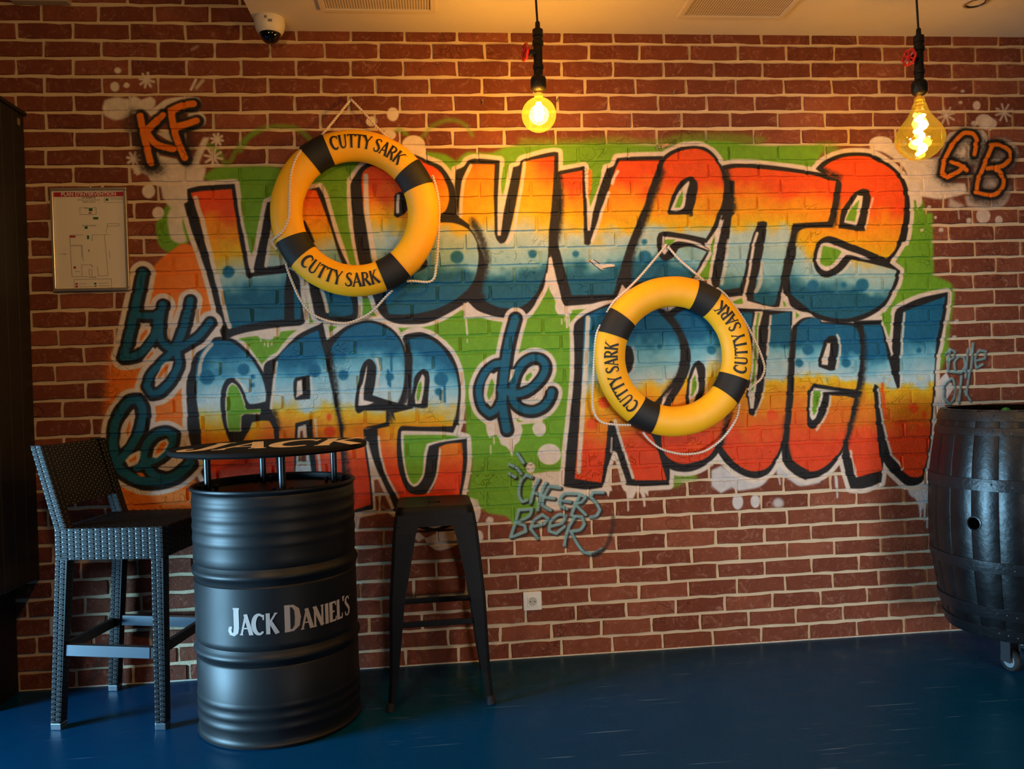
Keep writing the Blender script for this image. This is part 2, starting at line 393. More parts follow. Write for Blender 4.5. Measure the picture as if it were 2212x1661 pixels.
['l','W',41,1.6,1.0,[-1012,2072,-958,2085,-817,2094,-812,2049,-805,1977,-797,1920,-786,1863,-778,1806,-771,1749,-763,1715,-609,1730,-564,1695,-559,1641,-554,1575,-547,1531,-545,1500,-565,1486,-661,1480,-773,1466,-843,1449,-877,1429,-887,1435,-900,1483,-909,1546,-920,1612,-935,1677,-947,1726,-968,1795,-980,1838,-995,1881,-1010,1937,-1018,1969,-1027,2011,-1012,2025,-1012,2072]],
['l','W',41,1.6,1.0,[-684,2013,-563,2051,-465,2076,-446,2036,-425,1956,-408,1886,-383,1806,-354,1736,-326,1636,-318,1586,-322,1516,-347,1495,-386,1496,-483,1506,-497,1521,-505,1551,-518,1630,-526,1680,-573,1750,-612,1731,-655,1720,-711,1719,-746,1710,-749,1734,-729,1816,-711,1891,-699,1954,-684,2013]],
['l','W',41,1.6,1.0,[-270,2172,-189,2192,-74,2211,-46,2209,6,2186,49,2169,77,2139,99,2101,112,2072,122,2019,120,1952,166,1920,194,1887,213,1858,227,1813,220,1833,233,1789,231,1736,218,1687,196,1638,180,1597,150,1568,81,1529,31,1504,-28,1482,-86,1479,-143,1482,-186,1495,-214,1516,-236,1551,-249,1595,-257,1613,-304,1739,-316,1809,-323,1864,-327,1916,-329,1974,-332,2031,-331,2089,-314,2120,-270,2172]],
['l','W',41,1.6,1.0,[123,2145,156,2159,177,2185,216,2194,315,2184,308,2105,301,2032,297,1959,294,1856,309,1856,325,1958,343,2032,360,2099,373,2155,400,2163,410,2184,440,2195,511,2213,556,2221,574,2218,572,2138,537,1875,534,1801,520,1742,513,1710,503,1669,490,1625,464,1581,442,1543,415,1514,382,1498,337,1496,296,1500,249,1510,197,1531,160,1567,135,1603,227,1813,132,1946,122,2019,115,2072,123,2145]],
['l','W',41,1.6,1.0,[569,2135,689,2157,689,2122,690,2048,694,1989,694,1874,707,1873,720,1944,737,2003,753,2054,773,2104,790,2148,820,2157,836,2191,909,2197,1047,2199,968,1928,941,1875,909,1815,886,1762,881,1691,885,1646,863,1605,842,1632,820,1585,804,1567,749,1560,697,1549,585,1543,571,1558,561,1608,548,1668,535,1733,522,1792,528,1875,531,1947,547,2065,569,2135]],
['l','W',41,1.6,1.0,[1047,2196,1075,2217,1128,2239,1193,2246,1191,2246,1231,2240,1264,2222,1291,2193,1312,2157,1332,2108,1346,2066,1357,2021,1358,1951,1304,1931,1287,1877,1232,1809,1223,1813,1233,1771,1245,1768,1225,1732,1193,1673,1179,1649,1167,1637,934,1630,872,1611,864,1632,877,1750,910,1839,942,1898,899,1868,961,2001,1000,2090,1034,2173,1047,2196]],
['l','W',41,1.6,1.0,[1315,2154,1365,2163,1458,2162,1552,2153,1646,2140,1750,2123,1786,2116,1857,2089,1849,2009,1832,1903,1823,1876,1646,1873,1632,1799,1641,1804,1616,1725,1592,1659,1577,1586,1562,1517,1540,1514,1477,1528,1412,1547,1413,1572,1323,1565,1277,1593,1250,1635,1269,1731,1291,1824,1318,1917,1287,1886,1314,1946,1317,2036,1315,2154]],
['l','W',41,1.6,1.0,[1753,2137,1788,2169,1844,2195,1900,2208,1967,2210,2023,2202,2084,2172,2134,2134,2172,2091,2193,2032,2199,1951,2191,1876,2174,1801,2160,1800,2121,1742,2092,1705,2142,1666,2129,1613,2099,1560,2063,1507,2017,1476,1960,1450,1904,1438,1837,1435,1781,1444,1732,1461,1705,1483,1661,1495,1618,1517,1602,1560,1583,1586,1579,1647,1603,1722,1621,1798,1637,1889,1646,1889,1823,1892,1844,2009,1857,2078,1802,2105,1753,2137]],
['p','G',2.1,1.0,[-795,2028,-781,2028,-706,2005,-719,1948,-735,1891,-751,1820,-758,1792,-763,1806,-772,1863,-784,1926,-791,1977]],
['p','G',2.1,1.0,[-421,2078,-347,2092,-351,2031,-350,1945,-342,1887,-335,1829,-318,1737,-347,1743,-372,1844,-403,1946,-420,2018]],
['p','G',2.1,1.0,[329,2158,347,2155,339,2090,322,2032,316,2076]],
['p','G',2.1,1.0,[711,2134,765,2134,758,2092,732,2027,709,1977,705,2033]],
['p','O',3.1,0.9,[707,2140,722,2143,722,2093,707,2004,703,2033]],
['p','G',2.1,1.0,[-824,1438,-746,1445,-730,1424,-654,1437,-639,1462,-580,1466,-620,1436,-664,1377,-698,1358,-730,1325,-749,1354,-791,1415]],
['p','G',2.1,1.0,[514,1630,527,1588,541,1550,545,1505,486,1510,444,1514,485,1572]],
['p','G',2.1,1.0,[-152,1465,-43,1465,45,1489,128,1537,133,1502,146,1469,162,1492,235,1484,251,1437,250,1390,59,1396,14,1438,-43,1462,-101,1458,-139,1442]],
['p','K',1.6,1.0,[-947,1433,-904,1446,-851,1438,-813,1412,-776,1373,-748,1333,-720,1282,-710,1237,-710,1157,-687,1116,-665,1040,-605,780,-933,755,-987,856,-1025,966,-1043,1054,-1042,1139,-1044,1208,-1039,1277,-1023,1336,-992,1390]],
['p','K',1.6,1.0,[-483,1488,-578,1443,-664,1358,-714,1329,-723,1282,-713,1217,-715,1137,-688,1091,-674,1021,-674,783,-370,769,-389,1030,-410,1157,-426,1258,-443,1349,-458,1434,-470,1500]],
['p','K',1.6,1.0,[-458,1419,-420,1443,-370,1477,-304,1498,-260,1500,-200,1478,-156,1441,-128,1390,-115,1324,-112,1258,-119,1197,-147,1127,-197,1109,-209,1048,-290,1036,-304,1035,-303,980,-298,914,-287,813,-280,701,-283,686,-368,675,-401,731,-411,1030,-429,1182,-446,1268,-460,1349]],
['p','K',1.6,1.0,[-121,1435,-56,1444,-1,1427,47,1380,77,1343,100,1287,111,1220,111,1164,101,1088,84,1011,109,1112,97,1046,85,1010,87,990,130,977,130,886,119,810,102,734,105,687,-136,658,-198,677,-222,729,-258,842,-281,913,-303,980,-307,1030,-256,1044,-206,1057,-209,1113,-204,1058,-197,1114,-122,1126,-114,1197,-121,1299,-118,1374,-132,1415]],
['p','K',1.6,1.0,[620,1456,666,1499,729,1528,793,1550,889,1563,994,1530,1052,1497,1098,1428,1117,1354,1114,1260,1080,1188,1013,1127,976,965,1005,881,1030,817,1027,733,836,731,821,768,783,895,748,787,725,736,651,729,552,747,568,898,594,1078,612,1223,618,1327]],
['p','K',1.6,1.0,[1037,1497,1107,1537,1213,1540,1318,1465,1378,1317,1383,1150,1335,985,1278,903,1245,853,1190,811,1125,789,1051,796,999,832,969,885,985,1039,1097,1242,1090,1367]],
['p','K',1.6,1.0,[1344,1516,1622,1493,1612,1351,1597,1218,1583,1059,1582,1016,1565,900,1529,822,1489,766,1439,744,1385,754,1331,783,1284,827,1248,881,1277,959,1301,1037]],
['p','K',1.6,1.0,[1620,1414,1659,1455,1704,1465,1752,1453,1758,1442,1908,1433,1935,1405,1962,1356,1959,1266,1951,1191,1937,1116,1920,1100,1907,1026,1876,957,1858,894,1833,836,1776,769,1725,739,1664,731,1664,726,1610,755,1562,805,1553,885,1578,990,1585,1118,1597,1218,1612,1351]],
['p','K',1.6,1.0,[1909,1443,2049,1443,2074,1353,2089,1294,2097,1353,2112,1476,2164,1512,2250,1543,2371,1564,2363,1491,2330,1346,2303,1239,2295,1077,2290,1093,2278,985,2266,867,2249,797,2224,701,2183,679,2138,684,2099,718,2056,762,2034,796,2027,742,2020,700,1940,676,1873,679,1853,750,1839,836,1864,920,1907,1026,1926,1105,1939,1170,1944,1330]],
['g','2',2.5,1.0,[-943,1423,-904,1433,-856,1425,-823,1402,-786,1366,-758,1326,-735,1280,-722,1237,-716,1197,-719,1163,-783,1152,-797,1175,-808,1210,-828,1256,-856,1271,-881,1262,-899,1223,-906,1164,-901,1099,-890,1049,-868,989,-830,983,-793,1045,-778,1080,-711,1091,-689,1041,-681,823,-932,795,-958,855,-987,964,-992,1053,-1000,1151,-1005,1210,-1003,1288,-989,1366]],
['g','2',2.5,1.0,[-479,1468,-534,1446,-604,1408,-665,1345,-677,1266,-695,1176,-698,1132,-680,1091,-668,1030,-671,783,-406,771,-412,1030,-417,1081,-428,1132,-438,1198,-447,1248,-457,1299,-465,1359,-478,1410,-489,1465]],
['g','2',2.5,1.0,[-437,1384,-406,1428,-360,1467,-305,1488,-265,1490,-215,1473,-176,1447,-147,1411,-131,1370,-125,1324,-127,1273,-134,1213,-151,1158,-161,1140,-216,1155,-270,1177,-259,1222,-252,1267,-251,1303,-265,1328,-280,1334,-300,1319,-316,1284,-323,1244,-334,1204,-341,1154,-337,1119,-317,1108,-307,1113,-212,1109,-214,1059,-249,1050,-295,1042,-312,1031,-309,980,-306,914,-294,813,-290,707,-368,685,-376,730,-396,890,-399,990,-399,1045,-408,1081,-420,1157,-428,1207,-436,1283,-439,1338]],
['g','2',2.5,1.0,[-117,1412,-56,1423,-11,1410,28,1380,47,1357,71,1316,90,1277,99,1231,102,1190,98,1139,89,1088,79,1038,85,1082,71,1031,-51,1033,-146,1040,-162,1025,-170,975,-171,904,-163,838,-140,771,-111,744,-60,742,-24,765,-8,810,3,891,7,942,48,956,109,959,112,887,104,811,91,735,75,699,-145,709,-172,721,-195,768,-219,820,-241,902,-251,973,-252,1033,-202,1042,-199,1107,-174,1062,-183,1098,-97,1115,-104,1197,-97,1272,-94,1348,-123,1400]],
['g','2',2.5,1.0,[668,1491,729,1520,793,1539,889,1548,994,1514,1025,1482,1066,1434,1094,1376,1097,1313,1087,1250,1058,1193,1008,1138,981,1112,872,1042,949,966,979,892,998,823,1017,753,871,760,854,814,830,888,802,988,774,1029,760,1018,747,917,733,829,720,755,600,779,611,866,625,984,637,1103,646,1197,654,1300,660,1403]],
['g','2',2.5,1.0,[1067,1482,1127,1515,1202,1514,1285,1445,1345,1297,1351,1151,1308,1006,1284,955,1253,904,1213,854,1158,831,1094,823,1042,842,1005,883,999,956,1028,1058,1106,1180,1140,1262,1139,1345,1103,1429]],
['g','2',2.5,1.0,[1381,1494,1436,1493,1428,1419,1408,1304,1396,1114,1401,1102,1407,1033,1426,1027,1449,1058,1468,1126,1479,1143,1486,1195,1498,1301,1515,1406,1523,1480,1619,1494,1609,1351,1598,1266,1585,1118,1578,1069,1573,990,1554,901,1518,828,1479,787,1429,776,1375,789,1322,831,1275,891,1284,922,1308,1000,1323,1052,1352,1084,1390,1251]],
['g','2',2.5,1.0,[1642,1413,1665,1445,1704,1460,1752,1456,1752,1437,1908,1422,1930,1400,1942,1346,1940,1277,1929,1202,1913,1125,1843,1136,1710,1161,1693,1135,1683,1098,1679,1034,1682,975,1698,959,1715,963,1756,1010,1780,1068,1789,1107,1859,1102,1906,1090,1890,1032,1874,963,1852,899,1823,842,1765,791,1714,766,1665,766,1682,768,1638,791,1601,825,1586,878,1594,963,1616,1117,1625,1244,1634,1339]],
['g','2',2.5,1.0,[1958,1423,2043,1423,2072,1273,2094,1181,2112,1127,2124,1132,2128,1271,2149,1475,2163,1483,2249,1510,2359,1545,2332,1427,2309,1336,2298,1239,2290,1132,2285,1104,2273,1012,2261,878,2244,798,2219,723,2190,715,2151,726,2112,771,2080,826,2059,886,2045,967,2036,1048,2028,1129,2020,1140,2003,1152,1997,1124,2003,1049,2006,968,2012,888,2023,796,2030,753,1908,729,1888,791,1866,888,1907,1026,1926,1105,1921,1117,1945,1170,1954,1276]],
['p','K',1.6,1.0,[-1012,2072,-958,2085,-817,2094,-812,2049,-805,1977,-797,1920,-786,1863,-778,1806,-771,1749,-763,1715,-609,1730,-564,1695,-559,1641,-554,1575,-547,1531,-545,1500,-565,1486,-661,1480,-773,1466,-843,1449,-877,1429,-887,1435,-900,1483,-909,1546,-920,1612,-935,1677,-947,1726,-968,1795,-980,1838,-995,1881,-1010,1937,-1018,1969,-1027,2011,-1012,2025]],
['p','K',1.6,1.0,[-684,2013,-563,2051,-465,2076,-446,2036,-425,1956,-408,1886,-383,1806,-354,1736,-326,1636,-318,1586,-322,1516,-347,1495,-386,1496,-483,1506,-497,1521,-505,1551,-518,1630,-526,1680,-573,1750,-612,1731,-655,1720,-711,1719,-746,1710,-749,1734,-729,1816,-711,1891,-699,1954]],
['p','K',1.6,1.0,[-270,2172,-189,2192,-74,2211,-46,2209,6,2186,49,2169,77,2139,99,2101,112,2072,122,2019,120,1952,166,1920,194,1887,213,1858,227,1813,220,1833,233,1789,231,1736,218,1687,196,1638,180,1597,150,1568,81,1529,31,1504,-28,1482,-86,1479,-143,1482,-186,1495,-214,1516,-236,1551,-249,1595,-257,1613,-304,1739,-316,1809,-323,1864,-327,1916,-329,1974,-332,2031,-331,2089,-314,2120]],
['p','K',1.6,1.0,[123,2145,156,2159,177,2185,216,2194,315,2184,308,2105,301,2032,297,1959,294,1856,309,1856,325,1958,343,2032,360,2099,373,2155,400,2163,410,2184,440,2195,511,2213,556,2221,574,2218,572,2138,537,1875,534,1801,520,1742,513,1710,503,1669,490,1625,464,1581,442,1543,415,1514,382,1498,337,1496,296,1500,249,1510,197,1531,160,1567,135,1603,227,1813,132,1946,122,2019,115,2072]],
['p','K',1.6,1.0,[569,2135,689,2157,689,2122,690,2048,694,1989,694,1874,707,1873,720,1944,737,2003,753,2054,773,2104,790,2148,820,2157,836,2191,909,2197,1047,2199,968,1928,941,1875,909,1815,886,1762,881,1691,885,1646,863,1605,842,1632,820,1585,804,1567,749,1560,697,1549,585,1543,571,1558,561,1608,548,1668,535,1733,522,1792,528,1875,531,1947,547,2065]],
['p','K',1.6,1.0,[1047,2196,1075,2217,1128,2239,1193,2246,1191,2246,1231,2240,1264,2222,1291,2193,1312,2157,1332,2108,1346,2066,1357,2021,1358,1951,1304,1931,1287,1877,1232,1809,1223,1813,1233,1771,1245,1768,1225,1732,1193,1673,1179,1649,1167,1637,934,1630,872,1611,864,1632,877,1750,910,1839,942,1898,899,1868,961,2001,1000,2090,1034,2173]],
['p','K',1.6,1.0,[1315,2154,1365,2163,1458,2162,1552,2153,1646,2140,1750,2123,1786,2116,1857,2089,1849,2009,1832,1903,1823,1876,1646,1873,1632,1799,1641,1804,1616,1725,1592,1659,1577,1586,1562,1517,1540,1514,1477,1528,1412,1547,1413,1572,1323,1565,1277,1593,1250,1635,1269,1731,1291,1824,1318,1917,1287,1886,1314,1946,1317,2036]],
['p','K',1.6,1.0,[1753,2137,1788,2169,1844,2195,1900,2208,1967,2210,2023,2202,2084,2172,2134,2134,2172,2091,2193,2032,2199,1951,2191,1876,2174,1801,2160,1800,2121,1742,2092,1705,2142,1666,2129,1613,2099,1560,2063,1507,2017,1476,1960,1450,1904,1438,1837,1435,1781,1444,1732,1461,1705,1483,1661,1495,1618,1517,1602,1560,1583,1586,1579,1647,1603,1722,1621,1798,1637,1889,1646,1889,1823,1892,1844,2009,1857,2078,1802,2105]],
['g','1',2.5,1.0,[-998,2056,-954,2064,-829,2072,-823,2006,-816,1955,-808,1883,-796,1806,-787,1744,-782,1704,-776,1695,-768,1692,-754,1699,-612,1712,-618,1676,-625,1642,-629,1513,-716,1507,-786,1496,-856,1479,-863,1511,-880,1576,-895,1619,-908,1659,-917,1711,-929,1768,-932,1795,-945,1837,-956,1894,-966,1934,-978,1991,-990,2028]],
['g','1',2.5,1.0,[-676,1890,-693,1812,-705,1741,-689,1739,-607,1755,-540,1849,-516,1809,-477,1689,-470,1629,-456,1559,-440,1521,-395,1518,-351,1525,-341,1531,-340,1567,-349,1607,-369,1707,-378,1747,-394,1791,-413,1867,-443,1966,-477,2062,-523,2063,-642,2008]],
['g','1',2.5,1.0,[-259,2155,-219,2172,-74,2185,-46,2200,-12,2178,25,2160,56,2134,75,2096,86,2061,89,2020,80,1985,68,1965,47,1950,41,1934,46,1918,96,1916,136,1905,173,1882,190,1858,204,1825,204,1810,209,1775,205,1731,194,1687,172,1644,136,1607,91,1576,32,1548,-26,1532,-84,1523,-142,1522,-188,1526,-198,1565,-205,1617,-252,1750,-259,1799,-266,1857,-273,1915,-281,1973,-283,2042,-286,2088,-281,2132]],
['g','1',2.5,1.0,[183,2171,215,2172,293,2170,288,2105,284,2032,284,1959,283,1871,289,1842,306,1821,327,1829,346,1870,363,1929,377,1987,390,2046,408,2134,415,2178,439,2184,557,2203,550,2103,541,2015,532,1941,523,1876,519,1809,518,1801,514,1763,506,1716,491,1669,469,1622,441,1582,407,1553,368,1539,309,1539,265,1553,234,1572,211,1601,212,1637,229,1689,236,1733,229,1774,212,1815,196,1859,174,1892,174,1905,131,1938,131,1990,138,2048,148,2101,167,2142]],
['g','1',2.5,1.0,[576,2120,681,2139,679,2093,679,2019,679,1951,678,1871,678,1826,677,1813,696,1807,705,1817,720,1861,740,1909,759,1959,783,2021,806,2080,826,2139,848,2181,1031,2182,1014,2138,994,2090,975,2046,957,1986,935,1942,912,1888,892,1847,876,1810,849,1739,835,1692,819,1647,802,1587,792,1588,614,1588,606,1622,595,1667,585,1708,574,1756,564,1800,559,1845,567,1904,572,1917,581,1976,581,2064]],
['g','1',2.5,1.0,[1049,2170,1074,2197,1121,2221,1164,2230,1193,2232,1190,2233,1221,2228,1251,2214,1273,2196,1290,2175,1305,2145,1316,2115,1322,2084,1322,2054,1318,2021,1309,1982,1296,1952,1286,1937,1276,1907,1262,1877,1246,1851,1230,1828,1225,1830,1155,1845,1094,1856,1045,1863,1017,1856,1007,1832,1008,1799,1013,1760,1029,1739,1050,1735,1078,1750,1101,1785,1153,1797,1199,1785,1233,1771,1207,1730,1181,1685,1161,1655,1148,1638,934,1642,882,1637,881,1691,889,1750,915,1815,938,1872,967,1922,932,1870,958,1917,982,1986,999,2036,1025,2090,1038,2132]],
['g','1',2.5,1.0,[1326,2133,1370,2144,1426,2145,1520,2137,1614,2127,1693,2116,1772,2103,1816,2086,1849,2082,1839,2030,1823,1956,1804,1897,1635,1890,1639,1892,1630,1855,1615,1792,1594,1725,1579,1662,1568,1608,1552,1556,1543,1529,1518,1521,1442,1547,1452,1604,1463,1649,1477,1694,1487,1740,1502,1806,1514,1872,1516,1898,1499,1903,1472,1899,1467,1873,1453,1852,1436,1801,1422,1753,1411,1699,1399,1651,1383,1606,1289,1594,1282,1605,1291,1644,1301,1683,1312,1728,1327,1788,1341,1848,1349,1905,1354,1927,1370,1942,1358,1958,1366,2018,1371,2084,1338,2096]],
['g','1',2.5,1.0,[1787,2142,1827,2169,1889,2190,1956,2195,2012,2189,2067,2162,2111,2135,2144,2102,2168,2048,2175,1995,2170,1930,2159,1866,2140,1812,2128,1779,2116,1758,2081,1724,2020,1749,1943,1782,1876,1807,1832,1824,1799,1827,1760,1806,1742,1775,1732,1727,1739,1690,1760,1658,1793,1646,1827,1656,1867,1682,1896,1714,1918,1724,1996,1706,2080,1683,2125,1669,2118,1634,2093,1576,2064,1534,2018,1497,1955,1472,1887,1455,1821,1457,1765,1471,1711,1494,1657,1538,1620,1576,1616,1645,1629,1697,1647,1750,1649,1814,1661,1852,1701,1870,1828,1871,1853,1956,1873,2062,1858,2091,1808,2110]],
['g','1',2.1,1.0,[-587,1641,-566,1641,-559,1578,-561,1514,-587,1512]],
['l','K',29,10.3,0.85,[189,1921,219,1850,238,1785,239,1733,226,1680,203,1628,217,1587]],
['l','K',25,10.3,0.85,[576,2117,580,2035,572,1931,554,1828]],
['l','K',29,10.3,0.85,[1038,2132,998,2030,949,1912]],
['l','K',29,10.3,0.85,[942,1898,903,1810,882,1738,874,1661,882,1628]],
['l','K',33,10.3,0.85,[1332,2127,1343,2066,1353,2006,1358,1961]],
['l','K',21,10.3,0.85,[1787,2132,1841,2110,1869,2099]],
['l','K',19,10.3,0.85,[1860,2073,1851,1982,1831,1881]],
['l','K',25,10.3,0.85,[1649,1858,1627,1783,1609,1707,1598,1646]],
['l','K',19,10.3,0.85,[-443,1359,-427,1228,-417,1107,-402,1036]],
['l','K',25,10.3,0.85,[-113,1390,-111,1288,-114,1197,-147,1132]],
['l','K',19,10.3,0.85,[-197,1109,-196,1063]],
['l','K',25,10.3,0.85,[1031,1508,1077,1449,1112,1365,1115,1281,1080,1208,1025,1142]],
['l','K',16,10.3,0.85,[1625,1403,1613,1298,1604,1192,1595,1086]],
['l','K',21,10.3,0.85,[1582,1016,1573,911,1584,825]],
['l','K',23,10.3,0.85,[1936,1416,1956,1357,1956,1266,1945,1180,1926,1101]],
['l','K',23,10.3,0.85,[1920,1089,1901,1015,1876,947,1860,883]],
['l','K',21,10.3,0.85,[1307,1037,1288,959,1270,896]],
['l','K',16,10.3,0.85,[-686,1126,-676,1081,-670,1040]],
['l','K',16,10.3,0.85,[-399,990,-384,850,-368,729]],
['l','K',19,2.1,1.0,[-536,1924,-520,1890,-502,1844]],
['p','K',1.4,1.0,[-137,2046,-113,2053,-97,2029,-91,1979,-111,1956,-137,1942,-151,1951,-147,2000,-147,2032]],
['l','W',14,2.5,1.0,[-130,2035,-134,2000,-135,1965]],
['p','K',1.4,1.0,[-76,1696,-35,1715,-17,1729,-15,1750,-22,1762,-49,1718]],
['p','K',1.4,1.0,[1045,1863,1017,1856,1007,1832,1008,1799,1013,1760,1029,1739,1050,1735,1078,1750,1101,1785,1110,1796,1153,1797,1196,1787,1236,1770,1248,1774,1233,1792,1200,1808,1228,1813,1225,1829,1155,1846,1094,1856]],
['p','W',1.4,1.0,[1032,1843,1078,1837,1154,1824,1209,1805,1242,1780,1245,1774,1215,1787,1169,1807,1108,1818,1080,1813,1067,1801,1058,1783,1039,1760,1027,1775,1029,1808]],
['p','G',1.4,1.0,[1042,1827,1091,1828,1074,1810,1061,1801,1043,1810]],
['p','K',1.4,1.0,[1157,2104,1179,2108,1155,2105,1171,2107,1186,2101,1198,2083,1200,2056,1194,2023,1186,1990,1175,1960,1176,1939,1168,1928,1153,1933,1174,1939,1133,1939,1066,1940,1060,1952,1074,2000,1091,2038,1110,2071,1135,2095]],
['p','W',1.4,1.0,[1160,2089,1134,2065,1109,2035,1089,1996,1071,1958,1103,1954,1134,1969,1145,2011,1152,2044,1163,2077]],
['p','G',1.4,1.0,[1134,2041,1115,2020,1091,1970,1116,1969,1129,1999]],
['p','G',2.1,1.0,[1259,1816,1278,1840,1270,1774,1256,1714,1244,1642,1180,1655,1231,1720,1248,1762]],
['l','W',16,1.4,1.0,[1248,1762,1212,1702,1176,1652]],
['l','W',13,1.4,1.0,[1302,1908,1288,1855,1274,1798,1259,1732,1249,1684,1241,1633]],
['l','W',14,1.4,1.0,[1292,1870,1247,1813]],
['l','W',14,1.4,1.0,[1469,1849,1452,1801,1440,1740,1430,1692,1418,1635,1404,1587,1396,1533]],
['l','W',16,3.1,0.7,[1334,1818,1318,1712,1307,1667,1297,1625]],
['l','W',19,3.1,0.75,[1490,1712,1481,1649,1471,1613,1454,1586]],
['p','G',2.1,1.0,[1347,1543,1388,1563,1393,1536,1362,1531]],
['l','W',12,1.4,1.0,[1332,1558,1382,1563]],
['l','W',12,1.4,1.0,[1352,1528,1427,1517]],
['p','G',2.1,1.0,[1579,1544,1594,1525,1581,1525]],
['p','G',2.1,1.0,[1638,1491,1655,1475,1639,1460]],
['p','K',1.4,1.0,[1799,1830,1760,1812,1739,1775,1729,1727,1736,1685,1760,1655,1793,1645,1827,1654,1867,1679,1901,1716,1918,1724,1996,1706,2086,1686,2092,1705,2081,1721,2020,1746,1943,1780,1876,1807,1832,1824]],
['p','W',1.4,1.0,[1770,1796,1804,1803,1842,1787,1897,1764,1953,1745,2008,1720,1963,1726,1919,1740,1885,1743,1868,1725,1828,1688,1794,1673,1767,1681,1745,1711,1750,1759]],
['p','G',1.4,1.0,[1778,1788,1842,1773,1864,1759,1840,1725,1817,1704,1789,1694,1762,1708,1769,1758]],
['p','K',1.4,1.0,[1973,2044,2001,2039,2012,2018,2005,1970,1992,1922,1978,1852,1945,1853,1856,1868,1860,1902,1870,1945,1905,1992,1939,2029]],
['p','W',1.4,1.0,[1950,2018,1975,2013,1965,1954,1940,1877,1879,1891,1891,1928,1921,1976]],
['p','G',1.4,1.0,[1957,1997,1942,1933,1932,1896,1888,1902,1909,1944]],
['l','W',10,3.1,0.8,[2022,2002,2004,1943,1984,1863]],
['l','W',10,2.1,0.8,[1907,1708,1872,1671,1843,1651]],
['l','W',19,2.1,0.95,[-979,2036,-970,1991,-955,1945,-943,1877,-931,1823,-922,1780,-912,1729]],
['l','W',19,2.1,0.95,[-903,1702,-890,1636,-882,1585,-873,1548,-866,1511,-858,1488]],
['l','W',21,2.1,0.95,[-266,2123,-267,2074,-267,2016,-266,1958,-259,1900,-252,1843,-243,1785,-238,1750]],
['l','W',15,2.1,0.95,[188,2165,170,2130,154,2095,147,2054,141,2005,137,1943]],
['l','W',15,2.1,0.95,[424,2175,416,2122,406,2063,392,2002,381,1949,370,1890,351,1847,333,1823]],
['l','W',15,2.1,0.95,[838,2133,822,2107,812,2080]],
['l','W',15,2.1,0.95,[795,2038,779,1997,762,1959,752,1926,739,1888,726,1858,713,1826]],
['l','W',14,2.1,0.95,[-668,1890,-685,1819,-698,1742]],
['l','W',16,2.1,0.95,[-470,1639,-457,1592,-448,1543]],
['p','W',1.4,1.0,[-855,1252,-872,1237,-883,1203,-887,1143,-882,1074,-876,1044,-825,1042,-821,1106,-804,1116,-745,1111,-740,1136,-798,1133,-807,1170,-820,1211,-838,1241]],
['p','G',1.4,1.0,[-855,1244,-870,1227,-879,1183,-881,1123,-875,1046,-831,1044,-822,1116,-740,1121,-740,1133,-803,1135,-816,1181,-834,1231]],
['l','K',19,1.4,1.0,[-795,1148,-759,1148,-717,1156]],
['l','K',19,1.4,1.0,[-811,1046,-802,1081,-785,1095,-736,1096,-702,1092]],
['l','W',16,2.1,0.9,[-934,1415,-964,1379,-982,1340,-988,1286]],
['l','W',12,3.1,0.8,[-837,1266,-814,1240,-791,1210]],
['l','W',12,2.1,0.9,[-668,1330,-679,1266,-689,1196,-698,1137]],
['p','K',2.1,1.0,[-592,1263,-530,1274,-533,1171,-595,1168,-601,1193,-600,1243]],
['p','W',1.6,1.0,[-585,1248,-565,1255,-564,1192,-592,1178]],
['l','W',10,3.1,0.7,[-528,1266,-523,1196]],
['p','K',1.4,1.0,[-598,1069,-528,1084,-526,1011,-516,855,-610,859,-603,994]],
['p','W',1.4,1.0,[-589,1054,-554,1063,-544,922,-536,856,-606,859,-594,974]],
['p','N',2.1,1.0,[-579,1034,-569,1038,-555,887,-593,888]],
['l','W',12,2.1,0.8,[-514,1081,-511,1006,-501,859]],
['p','K',1.4,1.0,[-280,1334,-300,1319,-316,1284,-323,1244,-334,1204,-343,1154,-344,1119,-332,1101,-317,1108,-307,1119,-212,1114,-117,1116,-117,1126,-161,1138,-270,1177,-259,1222,-252,1267,-251,1303,-265,1328]],
['p','W',1.4,1.0,[-286,1311,-297,1279,-308,1234,-322,1204,-331,1134,-296,1135,-261,1146,-306,1158,-304,1203,-292,1263]],
['l','W',12,2.1,0.85,[-248,1333,-236,1292,-243,1252,-249,1207]],
['p','K',1.4,1.0,[-46,1284,-26,1273,-22,1235,-29,1174,-34,1118,-56,1114,-107,1123,-108,1156,-94,1201,-87,1247,-66,1274]],
['p','W',1.4,1.0,[-52,1263,-42,1245,-49,1185,-61,1134,-86,1133,-88,1166,-73,1221]],
['p','G',1.4,1.0,[-60,1233,-56,1215,-65,1165,-76,1142,-80,1170,-71,1216]],
['p','K',1.4,1.0,[-162,1025,-141,1037,-51,1028,70,1026,81,1046,101,1040,87,990,130,977,129,960,48,958,7,947,3,891,-8,810,-24,765,-60,742,-111,744,-140,771,-163,838,-171,904,-169,975]],
['p','W',1.4,1.0,[-152,1017,-142,1020,24,1010,72,1003,89,1036,101,1035,87,990,125,983,130,974,13,962,-33,949,-45,904,-58,823,-84,783,-105,774,-124,790,-138,821,-149,893,-154,969]],
['p','G',1.4,1.0,[-140,1001,-52,998,29,995,84,988,99,980,-2,969,-43,959,-57,914,-65,833,-89,794,-107,787,-121,805,-135,857,-143,928]],
['l','W',11,2.1,0.9,[-248,998,-243,922,-223,840,-195,778,-172,734]],
['l','W',10,2.1,0.9,[14,932,-2,831,-19,786,-45,746]],
['p','N',3.1,1.0,[-277,812,-244,816,-202,723,-198,682,-278,681]],
['l','W',10,1.4,1.0,[-283,843,-278,762,-276,681]],
['l','W',14,2.1,0.8,[-299,975,-277,883,-244,801,-198,687]],
